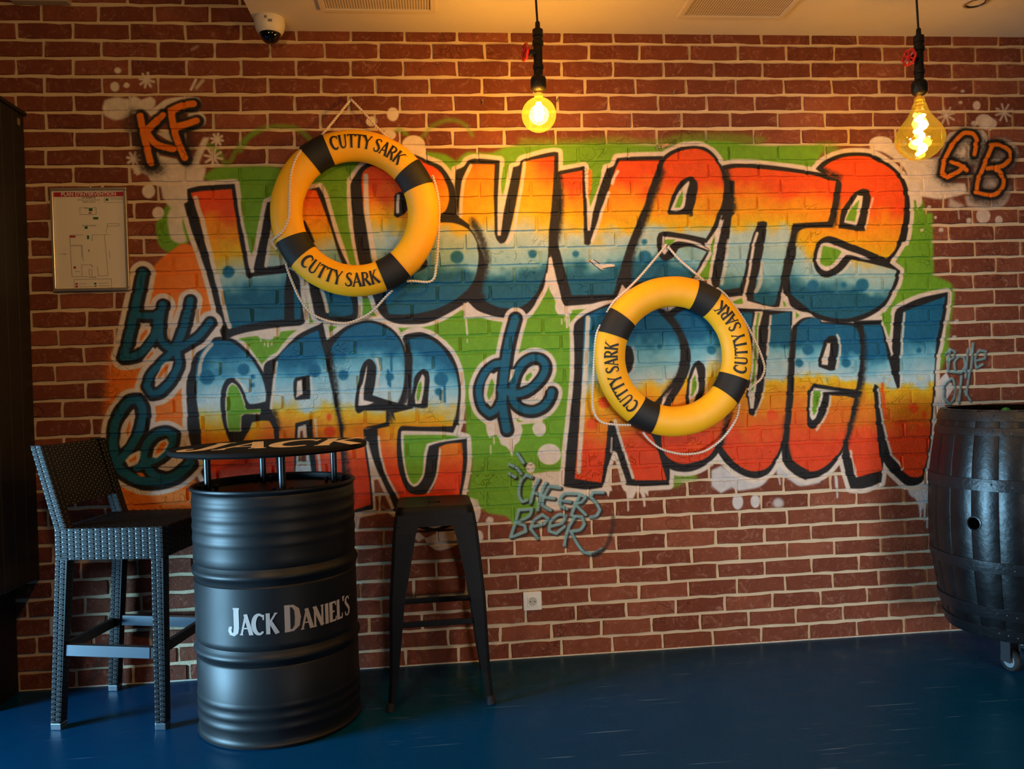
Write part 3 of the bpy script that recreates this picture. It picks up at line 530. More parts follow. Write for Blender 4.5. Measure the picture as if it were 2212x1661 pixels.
['p','K',1.4,1.0,[851,1361,877,1350,885,1298,874,1252,852,1234,815,1248,806,1300,824,1352]],
['l','W',10,4.1,0.6,[882,1355,892,1298,873,1241]],
['p','W',1.4,1.0,[777,895,749,818,730,741,757,745,770,817,784,858,801,816,815,748,836,747,812,826,793,889]],
['l','W',10,3.1,0.8,[774,952,769,890]],
['p','N',1.6,1.0,[776,843,767,812,760,748,810,746,796,816,784,853]],
['l','W',21,2.1,0.92,[684,1488,675,1377,669,1279,658,1181,651,1128,642,1025,631,922,620,808]],
['l','W',14,2.1,0.95,[790,1030,816,930,844,840,863,772]],
['p','K',1.4,1.0,[1179,1284,1201,1268,1210,1231,1202,1152,1185,1111,1124,1071,1114,1103,1125,1186,1140,1238,1157,1269]],
['p','W',1.4,1.0,[1165,1258,1175,1216,1175,1153,1146,1091,1130,1086,1133,1175,1151,1227]],
['p','G',1.4,1.0,[1161,1222,1168,1174,1153,1133,1139,1123,1147,1185]],
['l','W',10,2.1,0.7,[1213,1236,1212,1136]],
['p','W',1.4,1.0,[1449,1498,1488,1497,1466,1423,1460,1328,1452,1223,1438,1128,1438,1127,1427,1059,1411,1060,1405,1128,1402,1119,1415,1198,1430,1329,1433,1419]],
['l','G',10,1.6,1.0,[1464,1487,1450,1408,1443,1302,1432,1203,1424,1145]],
['l','W',12,2.1,0.9,[1520,1475,1509,1380,1498,1301]],
['l','W',10,2.1,0.8,[1486,1195,1475,1117,1464,1095,1432,1027]],
['p','K',1.4,1.0,[1711,1164,1788,1148,1921,1125,1943,1111,1931,1105,1909,1090,1859,1107,1792,1110,1780,1068,1756,1010,1715,963,1693,959,1677,986,1680,1060,1686,1140,1693,1130]],
['p','W',1.4,1.0,[1715,1145,1787,1132,1909,1117,1843,1124,1759,1122,1746,1074,1717,1006,1700,996,1689,1018,1695,1108]],
['p','G',1.4,1.0,[1715,1129,1748,1128,1742,1106,1723,1038,1706,1017,1705,1086]],
['l','W',12,2.5,0.8,[1789,1104,1782,1051,1749,989,1720,952]],
['p','K',1.4,1.0,[1795,1377,1823,1376,1836,1349,1832,1301,1815,1222,1790,1220,1738,1240,1739,1262,1754,1314,1772,1356]],
['p','W',1.4,1.0,[1783,1345,1802,1345,1789,1281,1782,1244,1752,1248,1759,1282]],
['l','W',12,2.1,0.9,[1831,1381,1844,1344,1839,1285,1824,1232]],
['p','G',2.1,1.0,[2052,1467,2078,1471,2100,1460,2086,1358,2069,1380,2054,1429]],
['l','W',12,1.4,1.0,[2051,1434,2074,1348,2092,1283]],
['l','W',12,1.4,1.0,[2101,1481,2096,1417,2082,1342]],
['l','W',12,2.1,0.9,[2157,1472,2145,1368,2137,1271]],
['l','W',10,2.1,0.8,[2134,1185,2126,1126]],
['l','W',12,2.1,0.9,[2022,1129,2030,1032,2049,924,2075,826,2113,782,2126,754]],
['l','W',12,2.1,0.9,[1879,850,1898,759,1903,734]],
['l','R',16,4.1,0.9,[2042,1150,2041,1096,2054,993]],
['p','B',5.2,0.9,[-830,1720,-834,1707,-843,1698,-856,1695,-868,1698,-877,1708,-880,1721,-876,1733,-867,1743,-854,1746,-842,1742,-833,1733]],
['p','B',5.2,0.9,[143,1765,138,1751,128,1741,113,1738,99,1742,89,1752,86,1766,90,1780,101,1790,115,1794,129,1790,139,1779]],
['p','B',5.2,0.9,[465,1774,462,1765,455,1758,445,1756,436,1758,430,1765,428,1774,430,1784,437,1790,447,1792,456,1790,462,1783]],
['p','B',5.2,0.9,[652,1770,650,1763,645,1758,637,1756,630,1758,625,1764,623,1771,625,1778,631,1783,638,1785,645,1783,651,1778]],
['p','B',5.2,0.9,[961,1819,959,1813,954,1808,948,1807,942,1808,937,1813,936,1819,938,1825,943,1830,949,1831,955,1830,960,1825]],
['p','B',5.2,0.9,[980,1748,975,1733,963,1722,947,1718,932,1722,921,1734,917,1749,922,1765,933,1776,949,1780,965,1775,976,1764]],
['p','B',5.2,0.9,[1751,1608,1747,1595,1737,1586,1724,1583,1711,1587,1701,1596,1698,1609,1702,1622,1712,1631,1725,1634,1738,1630,1748,1621]],
['p','B',5.2,0.9,[1883,1607,1881,1601,1876,1596,1869,1595,1863,1597,1858,1601,1856,1608,1858,1614,1863,1619,1870,1620,1877,1618,1881,1614]],
['p','B',5.2,0.9,[1989,1605,1985,1590,1973,1580,1957,1576,1942,1580,1931,1591,1927,1606,1932,1621,1944,1632,1959,1635,1975,1631,1986,1620]],
['p','B',5.2,0.9,[-781,1305,-784,1292,-794,1283,-806,1280,-819,1284,-828,1294,-830,1306,-827,1319,-817,1328,-805,1331,-792,1327,-783,1318]],
['p','B',5.2,0.9,[-760,1273,-762,1268,-766,1264,-770,1263,-775,1265,-779,1268,-780,1273,-778,1278,-775,1282,-770,1283,-765,1281,-762,1278]],
['p','B',5.2,0.9,[-762,1237,-763,1232,-767,1229,-772,1228,-776,1229,-780,1233,-781,1238,-779,1243,-776,1246,-771,1247,-766,1246,-763,1242]],
['p','B',5.2,0.9,[-368,1268,-371,1257,-379,1249,-390,1247,-401,1250,-408,1258,-411,1269,-408,1280,-400,1288,-389,1291,-378,1287,-370,1279]],
['p','B',5.2,0.9,[-175,1254,-177,1245,-184,1239,-193,1237,-202,1239,-208,1246,-210,1255,-208,1264,-201,1270,-192,1273,-183,1270,-177,1263]],
['p','B',5.2,0.9,[59,1236,54,1221,43,1211,28,1207,13,1212,2,1223,-1,1238,3,1253,14,1264,30,1268,45,1263,55,1252]],
['p','B',5.2,0.9,[31,1183,28,1175,22,1169,14,1167,6,1170,1,1176,-1,1184,1,1192,7,1198,15,1200,23,1197,29,1191]],
['p','B',5.2,0.9,[2235,1299,2233,1293,2228,1288,2221,1287,2214,1288,2210,1293,2208,1300,2210,1306,2215,1311,2222,1312,2229,1310,2233,1305]],
['p','B',5.2,0.9,[1262,1329,1259,1319,1251,1311,1240,1309,1229,1312,1222,1320,1219,1330,1223,1341,1231,1348,1241,1350,1252,1347,1260,1339]],
['p','B',5.2,0.9,[1667,1258,1664,1249,1657,1242,1647,1240,1637,1243,1630,1250,1628,1260,1631,1269,1638,1276,1648,1278,1658,1275,1665,1268]],
['p','B',5.2,0.9,[1717,1318,1713,1305,1703,1297,1690,1294,1677,1297,1668,1307,1665,1320,1669,1332,1679,1341,1692,1344,1705,1340,1714,1331]],
['p','B',5.2,0.9,[1892,1252,1888,1241,1880,1234,1869,1231,1858,1234,1850,1242,1847,1253,1851,1263,1859,1271,1870,1273,1881,1270,1889,1262]],
['p','B',5.2,0.9,[1018,1353,1016,1346,1011,1342,1005,1341,999,1342,994,1347,993,1353,994,1359,999,1364,1006,1365,1012,1363,1016,1359]],
['p','B',5.2,0.9,[-483,1292,-487,1278,-497,1268,-511,1265,-524,1269,-534,1279,-537,1293,-533,1307,-523,1317,-509,1320,-495,1316,-486,1306]],
['p','B',5.2,0.9,[-927,1276,-932,1260,-943,1249,-958,1246,-974,1250,-984,1262,-988,1278,-983,1293,-972,1305,-956,1308,-941,1304,-931,1292]],
['l','B',10,2.1,0.85,[2228,1367,2229,1331]],
['l','B',10,2.1,0.85,[-183,1362,-184,1282]],
['l','B',10,2.1,0.85,[-199,1283,-199,1223]],
['l','B',10,2.1,0.85,[-509,1312,-509,1269]],
['l','B',10,2.1,0.85,[21,1195,22,1151]],
['l','B',10,2.1,0.85,[42,1215,41,1138]],
['l','B',10,2.1,0.85,[-193,1243,-192,1214]],
['p','R',4.1,0.95,[1540,1025,1536,1013,1526,1004,1513,1001,1500,1005,1491,1014,1488,1027,1491,1039,1501,1048,1514,1051,1527,1047,1537,1038]],
['p','R',4.1,0.95,[1470,946,1464,927,1449,914,1430,910,1410,916,1397,930,1392,949,1398,968,1412,981,1432,985,1451,979,1465,965]],
['p','R',4.1,0.95,[2211,1033,2207,1021,2199,1013,2188,1010,2176,1014,2168,1023,2166,1034,2169,1046,2178,1054,2189,1057,2200,1053,2208,1045]],
['p','R',4.1,0.95,[2248,999,2246,989,2242,981,2236,978,2231,982,2227,989,2225,1000,2227,1011,2232,1018,2237,1021,2243,1018,2247,1010]],
['p','R',4.1,0.95,[1975,933,1971,918,1961,908,1947,904,1934,909,1925,920,1921,935,1925,950,1936,960,1949,964,1962,959,1972,948]],
['p','R',4.1,0.95,[2166,962,2161,951,2147,944,2129,942,2111,945,2099,954,2094,965,2099,975,2113,982,2131,984,2148,981,2161,973]],
['p','R',4.1,0.95,[1848,921,1845,910,1840,903,1832,900,1824,903,1819,911,1817,922,1819,933,1825,940,1833,943,1841,939,1846,931]],
['p','R',4.1,0.95,[-446,1089,-448,1081,-452,1074,-457,1072,-461,1074,-465,1081,-466,1090,-464,1099,-460,1105,-455,1108,-451,1105,-447,1098]],
['p','R',4.1,0.95,[-429,1027,-433,1015,-442,1007,-455,1004,-468,1008,-477,1017,-480,1029,-476,1041,-466,1049,-453,1052,-441,1048,-432,1039]],
['p','R',4.1,0.95,[777,1111,772,1097,761,1088,747,1085,732,1089,722,1099,718,1113,723,1126,734,1135,748,1138,763,1134,773,1124]],
['p','R',4.1,0.95,[711,1016,707,1004,698,995,685,993,673,996,664,1006,661,1018,665,1030,674,1039,687,1042,699,1038,708,1029]],
['p','R',4.1,0.95,[711,895,708,887,700,881,690,879,680,882,672,888,670,897,673,905,680,911,691,912,701,910,709,903]],
['p','R',4.1,0.95,[1188,896,1183,882,1168,872,1149,869,1130,874,1116,885,1112,900,1117,914,1132,924,1151,927,1170,922,1184,911]],
['l','W',6,1.2,1.0,[566,1484,565,1463]],
['l','W',5,1.2,1.0,[581,1493,580,1475]],
['l','W',8,1.2,1.0,[589,1498,588,1448]],
['l','W',7,1.2,1.0,[599,1495,598,1454]],
['l','W',6,1.2,1.0,[-731,1439,-731,1423]],
['l','W',5,1.2,1.0,[-715,1417,-715,1403]],
['l','W',6,1.2,1.0,[-701,1418,-701,1399]],
['l','W',5,1.2,1.0,[-685,1418,-686,1405]],
['l','W',8,1.2,1.0,[144,1504,148,1428]],
['l','W',5,1.2,1.0,[147,1408,147,1393]],
['p','W',1.6,1.0,[504,1689,530,1686,550,1650,566,1582,571,1561,582,1543,606,1536,614,1513,596,1495,575,1502,551,1505,537,1532,541,1562,530,1588,516,1615,511,1645,497,1660]],
['l','W',16,2.1,1.0,[524,1751,522,1710,524,1674]],
['p','W',1.6,1.0,[-835,1444,-745,1459,-655,1474,-647,1459,-657,1437,-673,1443,-682,1429,-704,1427,-732,1436,-746,1446,-824,1440]],
['p','W',1.6,1.0,[135,1566,161,1562,192,1532,254,1507,235,1502,147,1498,136,1502]],
['l','W',14,1.4,1.0,[-226,1502,-186,1486,-158,1465,-145,1439]],
['l','W',16,1.4,1.0,[-139,1433,-107,1452,-66,1456,-26,1444,14,1423,51,1396]],
['p','W',2.1,1.0,[215,1043,261,1036,270,1004,300,978,321,1002,343,1028,369,1027,373,996,361,955,340,935,328,885,309,926,278,948,274,984,249,985,238,975,228,976,219,1002]],
['p','W',2.1,1.0,[482,1007,477,994,465,985,450,982,435,986,424,996,420,1009,425,1023,436,1032,452,1035,467,1031,478,1021]],
['l','W',6,1.2,1.0,[249,980,250,949]],
['l','W',6,1.2,1.0,[234,940,234,904]],
['l','W',12,1.6,1.0,[338,1031,462,1039]],
['p','W',2.1,1.0,[725,742,762,745,767,719,756,719,750,691,740,710,725,726]],
['p','W',2.1,1.0,[820,743,947,726,931,711,930,685,914,707,910,650,898,697,878,714,860,678,834,674,830,706]],
['l','W',6,1.2,1.0,[837,679,837,627]],
['l','W',8,1.2,1.0,[912,697,911,645]],
['l','S',8,1.6,1.0,[1809,723,1808,642]],
['l','S',12,2.1,1.0,[1804,739,1806,691]],
['l','S',7,1.6,1.0,[2207,624,2205,529]],
['l','S',6,1.6,1.0,[2239,541,2235,482]],
['l','S',6,1.6,1.0,[1533,761,1540,713]],
['l','K',62,18.6,0.75,[-1217,2378,-1201,2290,-1167,2171]],
['l','K',54,18.6,0.7,[-1157,2171,-1129,2161]],
['l','K',45,16.5,0.7,[-1021,2378,-997,2254,-1009,2190]],
['l','K',33,16.5,0.5,[-1233,2314,-1260,2349]],
['l','K',58,4.1,1.0,[-1189,2379,-1178,2300,-1153,2182]],
['l','K',58,4.1,1.0,[-1099,2382,-1163,2320]],
['l','K',58,4.1,1.0,[-1168,2315,-1131,2261,-1061,2238]],
['l','K',58,4.1,1.0,[-1063,2394,-1049,2300,-1014,2201]],
['l','K',58,4.1,1.0,[-1065,2399,-1016,2421,-970,2428]],
['l','K',58,4.1,1.0,[-1043,2332,-1005,2342,-961,2357]],
['p','W',2.1,0.7,[-1129,2309,-1081,2319,-1063,2269,-1092,2284]],
['l','O',29,1.6,1.0,[-1193,2383,-1181,2304,-1157,2186]],
['l','O',29,1.6,1.0,[-1102,2385,-1166,2324]],
['l','O',29,1.6,1.0,[-1171,2319,-1135,2265,-1064,2242]],
['l','O',29,1.6,1.0,[-1066,2398,-1053,2304,-1018,2205]],
['l','O',29,1.6,1.0,[-1068,2403,-1020,2425,-974,2432]],
['l','O',29,1.6,1.0,[-1047,2336,-1008,2346,-964,2361]],
['l','K',78,18.6,0.5,[2523,2193,2537,2258,2520,2288,2474,2291,2421,2242,2379,2172,2362,2107,2387,2088,2440,2112,2469,2136]],
['l','K',78,18.6,0.5,[2413,2158,2447,2144,2483,2120]],
['l','K',78,18.6,0.5,[2611,2230,2568,2138,2537,2067,2529,2019]],
['l','K',78,18.6,0.5,[2608,2236,2652,2235,2698,2205,2702,2170,2661,2137,2585,2127]],
['l','K',78,18.6,0.5,[2625,2127,2659,2094,2661,2045,2622,2007,2569,2007,2529,2019]],
['l','K',49,4.1,1.0,[2521,2199,2535,2264,2518,2294,2472,2297,2419,2248,2376,2178,2360,2113,2385,2094,2438,2118,2467,2142]],
['l','K',49,4.1,1.0,[2410,2164,2445,2151,2481,2126]],
['l','K',49,4.1,1.0,[2609,2237,2566,2144,2534,2074,2527,2025]],
['l','K',49,4.1,1.0,[2606,2242,2650,2242,2696,2212,2700,2176,2658,2144,2583,2133]],
['l','K',49,4.1,1.0,[2623,2133,2657,2100,2658,2051,2619,2013,2567,2014,2527,2025]],
['l','O',21,1.6,1.0,[2521,2199,2535,2264,2518,2294,2472,2297,2419,2248,2376,2178,2360,2113,2385,2094,2438,2118,2467,2142]],
['l','O',21,1.6,1.0,[2410,2164,2445,2151,2481,2126]],
['l','O',21,1.6,1.0,[2609,2237,2566,2144,2534,2074,2527,2025]],
['l','O',21,1.6,1.0,[2606,2242,2650,2242,2696,2212,2700,2176,2658,2144,2583,2133]],
['l','O',21,1.6,1.0,[2623,2133,2657,2100,2658,2051,2619,2013,2567,2014,2527,2025]],
['l','W',105,2.1,1.0,[-1204,1720,-1219,1651,-1238,1573,-1257,1495,-1276,1422,-1292,1369]],
['l','W',99,2.1,1.0,[-1230,1544,-1192,1540,-1154,1542,-1134,1563,-1126,1585]],
['l','W',101,2.1,1.0,[-1149,1546,-1156,1493,-1171,1444,-1201,1405,-1235,1377,-1273,1368]],
['l','W',99,2.1,1.0,[-1126,1585,-1138,1522,-1142,1463,-1134,1428,-1106,1402,-1077,1416,-1057,1460,-1030,1539,-1014,1602]],
['l','W',99,2.1,1.0,[-1025,1548,-1047,1470,-1073,1402,-1070,1332,-1076,1315,-1107,1261,-1150,1219,-1183,1211,-1203,1246,-1183,1294,-1134,1348,-1117,1363,-1088,1392]],
['l','W',99,2.1,1.0,[-1097,1383,-1039,1415,-985,1448,-955,1482,-935,1507]],
['l','W',105,2.1,1.0,[-1344,987,-1345,1024,-1335,1091,-1310,1145,-1276,1184,-1243,1189,-1224,1154,-1229,1087,-1255,1026,-1295,967,-1326,931]],
['l','W',109,2.1,1.0,[-1344,987,-1343,932,-1315,894,-1269,861,-1222,844,-1163,844,-1103,860,-1066,886,-1038,913]],
['l','W',103,2.1,1.0,[-1256,904,-1202,926,-1147,954,-1110,1002,-1104,1036,-1132,1049,-1174,1039,-1211,1000,-1225,951,-1214,908,-1186,870,-1139,855]],
['l','W',101,2.1,1.0,[362,1491,337,1410,319,1333,307,1257,297,1180,294,1119,297,1078,304,1036,309,1005]],
['l','W',93,2.1,1.0,[302,1295,266,1291,224,1259,196,1204,193,1158,206,1107,236,1077,265,1094,286,1129]],
['l','W',95,2.1,1.0,[288,1181,359,1160,422,1181,470,1226,490,1272,473,1306,432,1315,390,1293,357,1240,339,1174,343,1127,378,1093,429,1083,477,1102,504,1137,512,1163]],
['l','K',62,2.1,1.0,[-1204,1720,-1219,1651,-1238,1573,-1257,1495,-1276,1422,-1292,1369]],
['l','K',56,2.1,1.0,[-1230,1544,-1192,1540,-1154,1542,-1134,1563,-1126,1585]],
['l','K',58,2.1,1.0,[-1149,1546,-1156,1493,-1171,1444,-1201,1405,-1235,1377,-1273,1368]],
['l','K',56,2.1,1.0,[-1126,1585,-1138,1522,-1142,1463,-1134,1428,-1106,1402,-1077,1416,-1057,1460,-1030,1539,-1014,1602]],
['l','K',56,2.1,1.0,[-1025,1548,-1047,1470,-1073,1402,-1070,1332,-1076,1315,-1107,1261,-1150,1219,-1183,1211,-1203,1246,-1183,1294,-1134,1348,-1117,1363,-1088,1392]],
['l','K',56,2.1,1.0,[-1097,1383,-1039,1415,-985,1448,-955,1482,-935,1507]],
['l','K',66,2.1,1.0,[-1344,987,-1345,1024,-1335,1091,-1310,1145,-1276,1184,-1243,1189,-1224,1154,-1229,1087,-1255,1026,-1295,967,-1326,931]],
['l','K',70,2.1,1.0,[-1344,987,-1343,932,-1315,894,-1269,861,-1222,844,-1163,844,-1103,860,-1066,886,-1038,913]],
['l','K',64,2.1,1.0,[-1256,904,-1202,926,-1147,954,-1110,1002,-1104,1036,-1132,1049,-1174,1039,-1211,1000,-1225,951,-1214,908,-1186,870,-1139,855]],
['l','K',64,2.1,1.0,[362,1491,337,1410,319,1333,307,1257,297,1180,294,1119,297,1078,304,1036,309,1005]],
['l','K',56,2.1,1.0,[302,1295,266,1291,224,1259,196,1204,193,1158,206,1107,236,1077,265,1094,286,1129]],
['l','K',58,2.1,1.0,[288,1181,359,1160,422,1181,470,1226,490,1272,473,1306,432,1315,390,1293,357,1240,339,1174,343,1127,378,1093,429,1083,477,1102,504,1137,512,1163]],
['l','T',33,1.6,1.0,[-1206,1723,-1221,1654,-1240,1576,-1259,1498,-1278,1425,-1294,1372]],
['l','T',27,1.6,1.0,[-1231,1547,-1194,1543,-1156,1545,-1136,1566,-1128,1588]],
['l','T',29,1.6,1.0,[-1151,1549,-1157,1495,-1173,1447,-1203,1408,-1237,1380,-1275,1371]],
['l','T',27,1.6,1.0,[-1128,1588,-1140,1525,-1144,1466,-1136,1431,-1108,1405,-1079,1419,-1058,1463,-1032,1542,-1015,1605]],
['l','T',27,1.6,1.0,[-1027,1551,-1049,1473,-1075,1405,-1072,1335,-1078,1318,-1109,1264,-1152,1222,-1185,1214,-1205,1249,-1185,1297,-1136,1351,-1119,1366,-1089,1395]],
['l','T',27,1.6,1.0,[-1099,1385,-1041,1418,-987,1451,-957,1485,-937,1510]],
['l','T',33,1.6,1.0,[-1346,990,-1347,1027,-1337,1094,-1311,1148,-1278,1187,-1245,1192,-1225,1157,-1231,1090,-1256,1029,-1297,970,-1327,934]],
['l','T',37,1.6,1.0,[-1346,990,-1345,935,-1317,897,-1271,864,-1224,847,-1165,847,-1105,863,-1068,889,-1040,916]],
['l','T',31,1.6,1.0,[-1257,907,-1203,929,-1149,957,-1112,1005,-1106,1039,-1134,1052,-1176,1042,-1213,1003,-1226,954,-1216,911,-1188,873,-1141,858]],
['l','T',37,1.6,1.0,[361,1494,335,1413,317,1336,305,1260,295,1183,292,1122,296,1081,302,1040,307,1009]],
['l','T',29,1.6,1.0,[300,1298,264,1294,222,1262,195,1207,191,1161,204,1110,234,1080,263,1097,284,1132]],
['l','T',31,1.6,1.0,[286,1184,357,1163,420,1184,468,1229,488,1275,471,1309,430,1318,388,1296,355,1243,337,1177,341,1130,376,1096,427,1086,475,1105,502,1140,510,1166]],
['p','W',1.4,1.0,[-1179,1498,-1182,1472,-1207,1438,-1231,1411,-1240,1419,-1232,1458,-1205,1492]],
['p','O',1.4,1.0,[-1196,1487,-1194,1472,-1216,1443,-1226,1433,-1220,1463]],
['p','W',1.4,1.0,[-1174,1412,-1151,1392,-1176,1368,-1205,1344,-1219,1355]],
['p','O',1.6,1.0,[-1177,1393,-1173,1385,-1200,1359,-1204,1362]],
['p','W',1.4,1.0,[-1094,1350,-1102,1313,-1139,1271,-1169,1260,-1174,1272,-1149,1314,-1130,1345]],
['p','O',1.4,1.0,[-1107,1338,-1126,1308,-1150,1278,-1159,1284,-1137,1320]],
['p','W',1.4,1.0,[-1267,1140,-1259,1115,-1270,1067,-1295,1012,-1320,989,-1325,1014,-1311,1081,-1286,1123]],
['p','O',1.4,1.0,[-1276,1110,-1276,1073,-1291,1037,-1294,1061]],
['p','W',1.4,1.0,[-1129,1024,-1121,1006,-1143,969,-1173,943,-1191,947,-1184,983,-1159,1013]],
['p','O',1.4,1.0,[-1135,1012,-1133,1000,-1155,970,-1179,959,-1175,977,-1153,1007]],
['p','O',1.4,1.0,[-1258,885,-1235,884,-1223,868,-1241,869]],
['p','W',1.4,1.0,[-1301,939,-1279,963,-1243,980,-1238,961,-1251,925,-1287,911]],
['p','O',1.4,1.0,[-1286,938,-1256,959,-1256,943,-1280,929]],
['p','W',2.1,1.0,[-1166,900,-1138,920,-1102,937,-1067,929,-1103,906,-1145,893]],
['p','W',1.4,1.0,[245,1259,263,1251,266,1205,260,1159,238,1124,218,1127,211,1161,220,1217]],
['p','G',1.4,1.0,[249,1233,259,1205,249,1164,233,1139,226,1165,238,1211]],
['p','W',1.4,1.0,[423,1272,438,1261,435,1235,411,1205,390,1198,377,1211,391,1247]],
['p','G',1.4,1.0,[423,1256,427,1241,406,1216,396,1221,401,1241]],
['p','W',1.6,1.0,[377,1137,408,1138,445,1163,483,1193,495,1182,445,1142,403,1121,382,1124]],
['p','W',1.6,1.0,[333,1269,353,1271,342,1238,322,1211]],
['l','K',19,2.1,0.85,[416,788,391,799,366,770,357,713,371,682,392,688]],
['l','K',19,2.1,0.85,[447,776,425,736,407,675]],
['l','K',19,2.1,0.85,[478,759,455,714,437,642]],
['l','K',19,2.1,0.85,[419,721,466,703]],
['l','K',19,2.1,0.85,[540,736,493,743,465,698,459,662,495,640]],
['l','K',19,2.1,0.85,[471,698,512,691]],
['l','K',19,2.1,0.85,[607,707,560,709,538,684,542,653,568,641]],
['l','K',19,2.1,0.85,[543,679,585,672]],
['l','K',19,2.1,0.85,[628,701,605,655,588,614]],
['l','K',19,2.1,0.85,[617,706,654,689,637,669,605,660,651,611]],
['l','K',19,2.1,0.85,[733,706,686,709,675,688,700,661,715,629,698,604,672,600]],
['l','K',19,2.1,0.85,[355,646,337,590,314,530]],
['l','K',19,2.1,0.85,[355,646,412,649,400,618,342,590,378,578,383,552,320,529]],
['l','K',19,2.1,0.85,[409,571,461,579,483,604,458,621,420,597,404,561,433,518]],
['l','K',19,2.1,0.85,[492,567,545,580,562,610,531,617,493,588,487,547,517,535,555,564]],
['l','K',19,2.1,0.85,[604,603,570,553,552,481]],
['l','K',19,2.1,0.85,[593,609,635,602,644,570,623,545,581,542,610,483,640,446,682,438,720,457]],
['l','K',19,2.1,0.85,[320,849,350,832,370,805]],
['l','K',19,2.1,0.85,[318,808,344,791]],
['l','K',19,2.1,0.85,[357,894,382,851]],
['l','C',14,1.6,0.9,[410,794,385,806,360,776,351,720,365,688,386,695]],
['l','C',14,1.6,0.9,[441,783,419,742,401,681]],
['l','C',14,1.6,0.9,[472,766,449,720,432,649]],
['l','C',14,1.6,0.9,[413,727,460,709]],
['l','C',14,1.6,0.9,[534,742,487,750,459,704,453,668,489,646]],
['l','C',14,1.6,0.9,[465,704,506,697]],
['l','C',14,1.6,0.9,[601,713,554,716,532,691,536,659,562,648]],
['l','C',14,1.6,0.9,[537,685,579,678]],
['l','C',14,1.6,0.9,[622,707,599,662,582,621]],
['l','C',14,1.6,0.9,[611,713,648,696,631,676,599,667,645,618]],
['l','C',14,1.6,0.9,[727,713,680,715,669,695,694,667,709,636,692,610,666,606]],
['l','C',14,1.6,0.9,[349,653,331,597,309,536]],
['l','C',14,1.6,0.9,[349,653,406,655,394,625,336,597,372,584,377,558,314,536]],
['l','C',14,1.6,0.9,[403,578,456,586,477,610,452,627,414,603,398,568,428,525]],
['l','C',14,1.6,0.9,[486,574,539,587,556,617,525,624,487,594,481,553,511,541,549,571]],
['l','C',14,1.6,0.9,[597,610,564,559,546,488]],
['l','C',14,1.6,0.9,[587,615,629,608,638,577,617,552,575,549,604,490,634,452,676,445,714,463]],
['l','C',14,1.6,0.9,[314,855,344,838,364,812]],
['l','C',14,1.6,0.9,[312,814,338,798]],
['l','C',14,1.6,0.9,[351,900,376,858]],
['l','K',19,5.2,0.7,[676,437,719,458,747,498,764,555,769,601]],
['l','K',14,2.1,0.7,[2378,1296,2374,1242,2367,1193]],
['l','K',14,2.1,0.7,[2358,1275,2378,1296,2404,1284,2394,1258,2365,1242]],
['l','K',14,2.1,0.7,[2423,1262,2400,1236,2404,1192,2433,1186,2451,1218,2446,1256,2423,1262]],
['l','K',14,2.1,0.7,[2468,1293,2452,1163]],
['l','K',14,2.1,0.7,[2494,1320,2479,1190]],
['l','K',14,2.1,0.7,[2501,1238,2550,1247,2557,1280,2522,1286,2501,1249,2508,1205,2538,1221]],
['l','K',14,2.1,0.7,[2386,1160,2351,1140,2340,1075,2370,1041,2401,1089,2391,1154]],
['l','K',14,2.1,0.7,[2369,1193,2421,1186,2450,1196]],
['l','K',14,2.1,0.7,[2432,1169,2417,1045]],
['l','K',14,2.1,0.7,[2473,1195,2452,1082]],
['l','K',14,2.1,0.7,[2447,1098,2475,1054]],
['l','K',14,2.1,0.7,[2376,1025,2387,1008]],
['l','K',14,2.1,0.7,[2360,971,2386,981,2400,970]],
['l','C',11,1.6,0.75,[2372,1300,2367,1246,2360,1198]],
['l','C',11,1.6,0.75,[2351,1279,2372,1300,2397,1289,2388,1262,2359,1247]],
['l','C',11,1.6,0.75,[2417,1267,2393,1240,2397,1197,2426,1190,2444,1222,2440,1260,2417,1267]],
['l','C',11,1.6,0.75,[2461,1298,2445,1168]],
['l','C',11,1.6,0.75,[2488,1324,2472,1194]],
['l','C',11,1.6,0.75,[2494,1243,2543,1252,2550,1284,2516,1291,2494,1253,2501,1210,2531,1225]],
['l','C',11,1.6,0.75,[2379,1165,2344,1144,2333,1079,2364,1046,2394,1094,2385,1159]],
['l','C',11,1.6,0.75,[2363,1198,2414,1191,2443,1201]],
['l','C',11,1.6,0.75,[2425,1174,2410,1050]],
['l','C',11,1.6,0.75,[2466,1200,2446,1086]],
['l','C',11,1.6,0.75,[2440,1103,2468,1058]],
['l','C',11,1.6,0.75,[2369,1029,2380,1013]],
['l','C',11,1.6,0.75,[2353,976,2379,985,2393,974]],
['l','K',8,2.1,0.8,[2373,975,2355,948,2377,910,2347,878,2376,882]],
['p','S',1.0,1.0,[697,1742,718,1744,748,1726,772,1723,796,1725,796,1713,762,1705,756,1696,738,1708,717,1724]],
['l','O',6,1.0,1.0,[694,1737,700,1740]],
['l','K',3,0.8,1.0,[701,1739,720,1721,744,1699,756,1695]],
['l','K',3,0.8,1.0,[718,1743,745,1726]],
['p','W',1.0,1.0,[754,1717,779,1725,812,1722,812,1713,772,1705,754,1696]],
['l','K',3,0.8,1.0,[754,1702,772,1706,812,1711]]
]
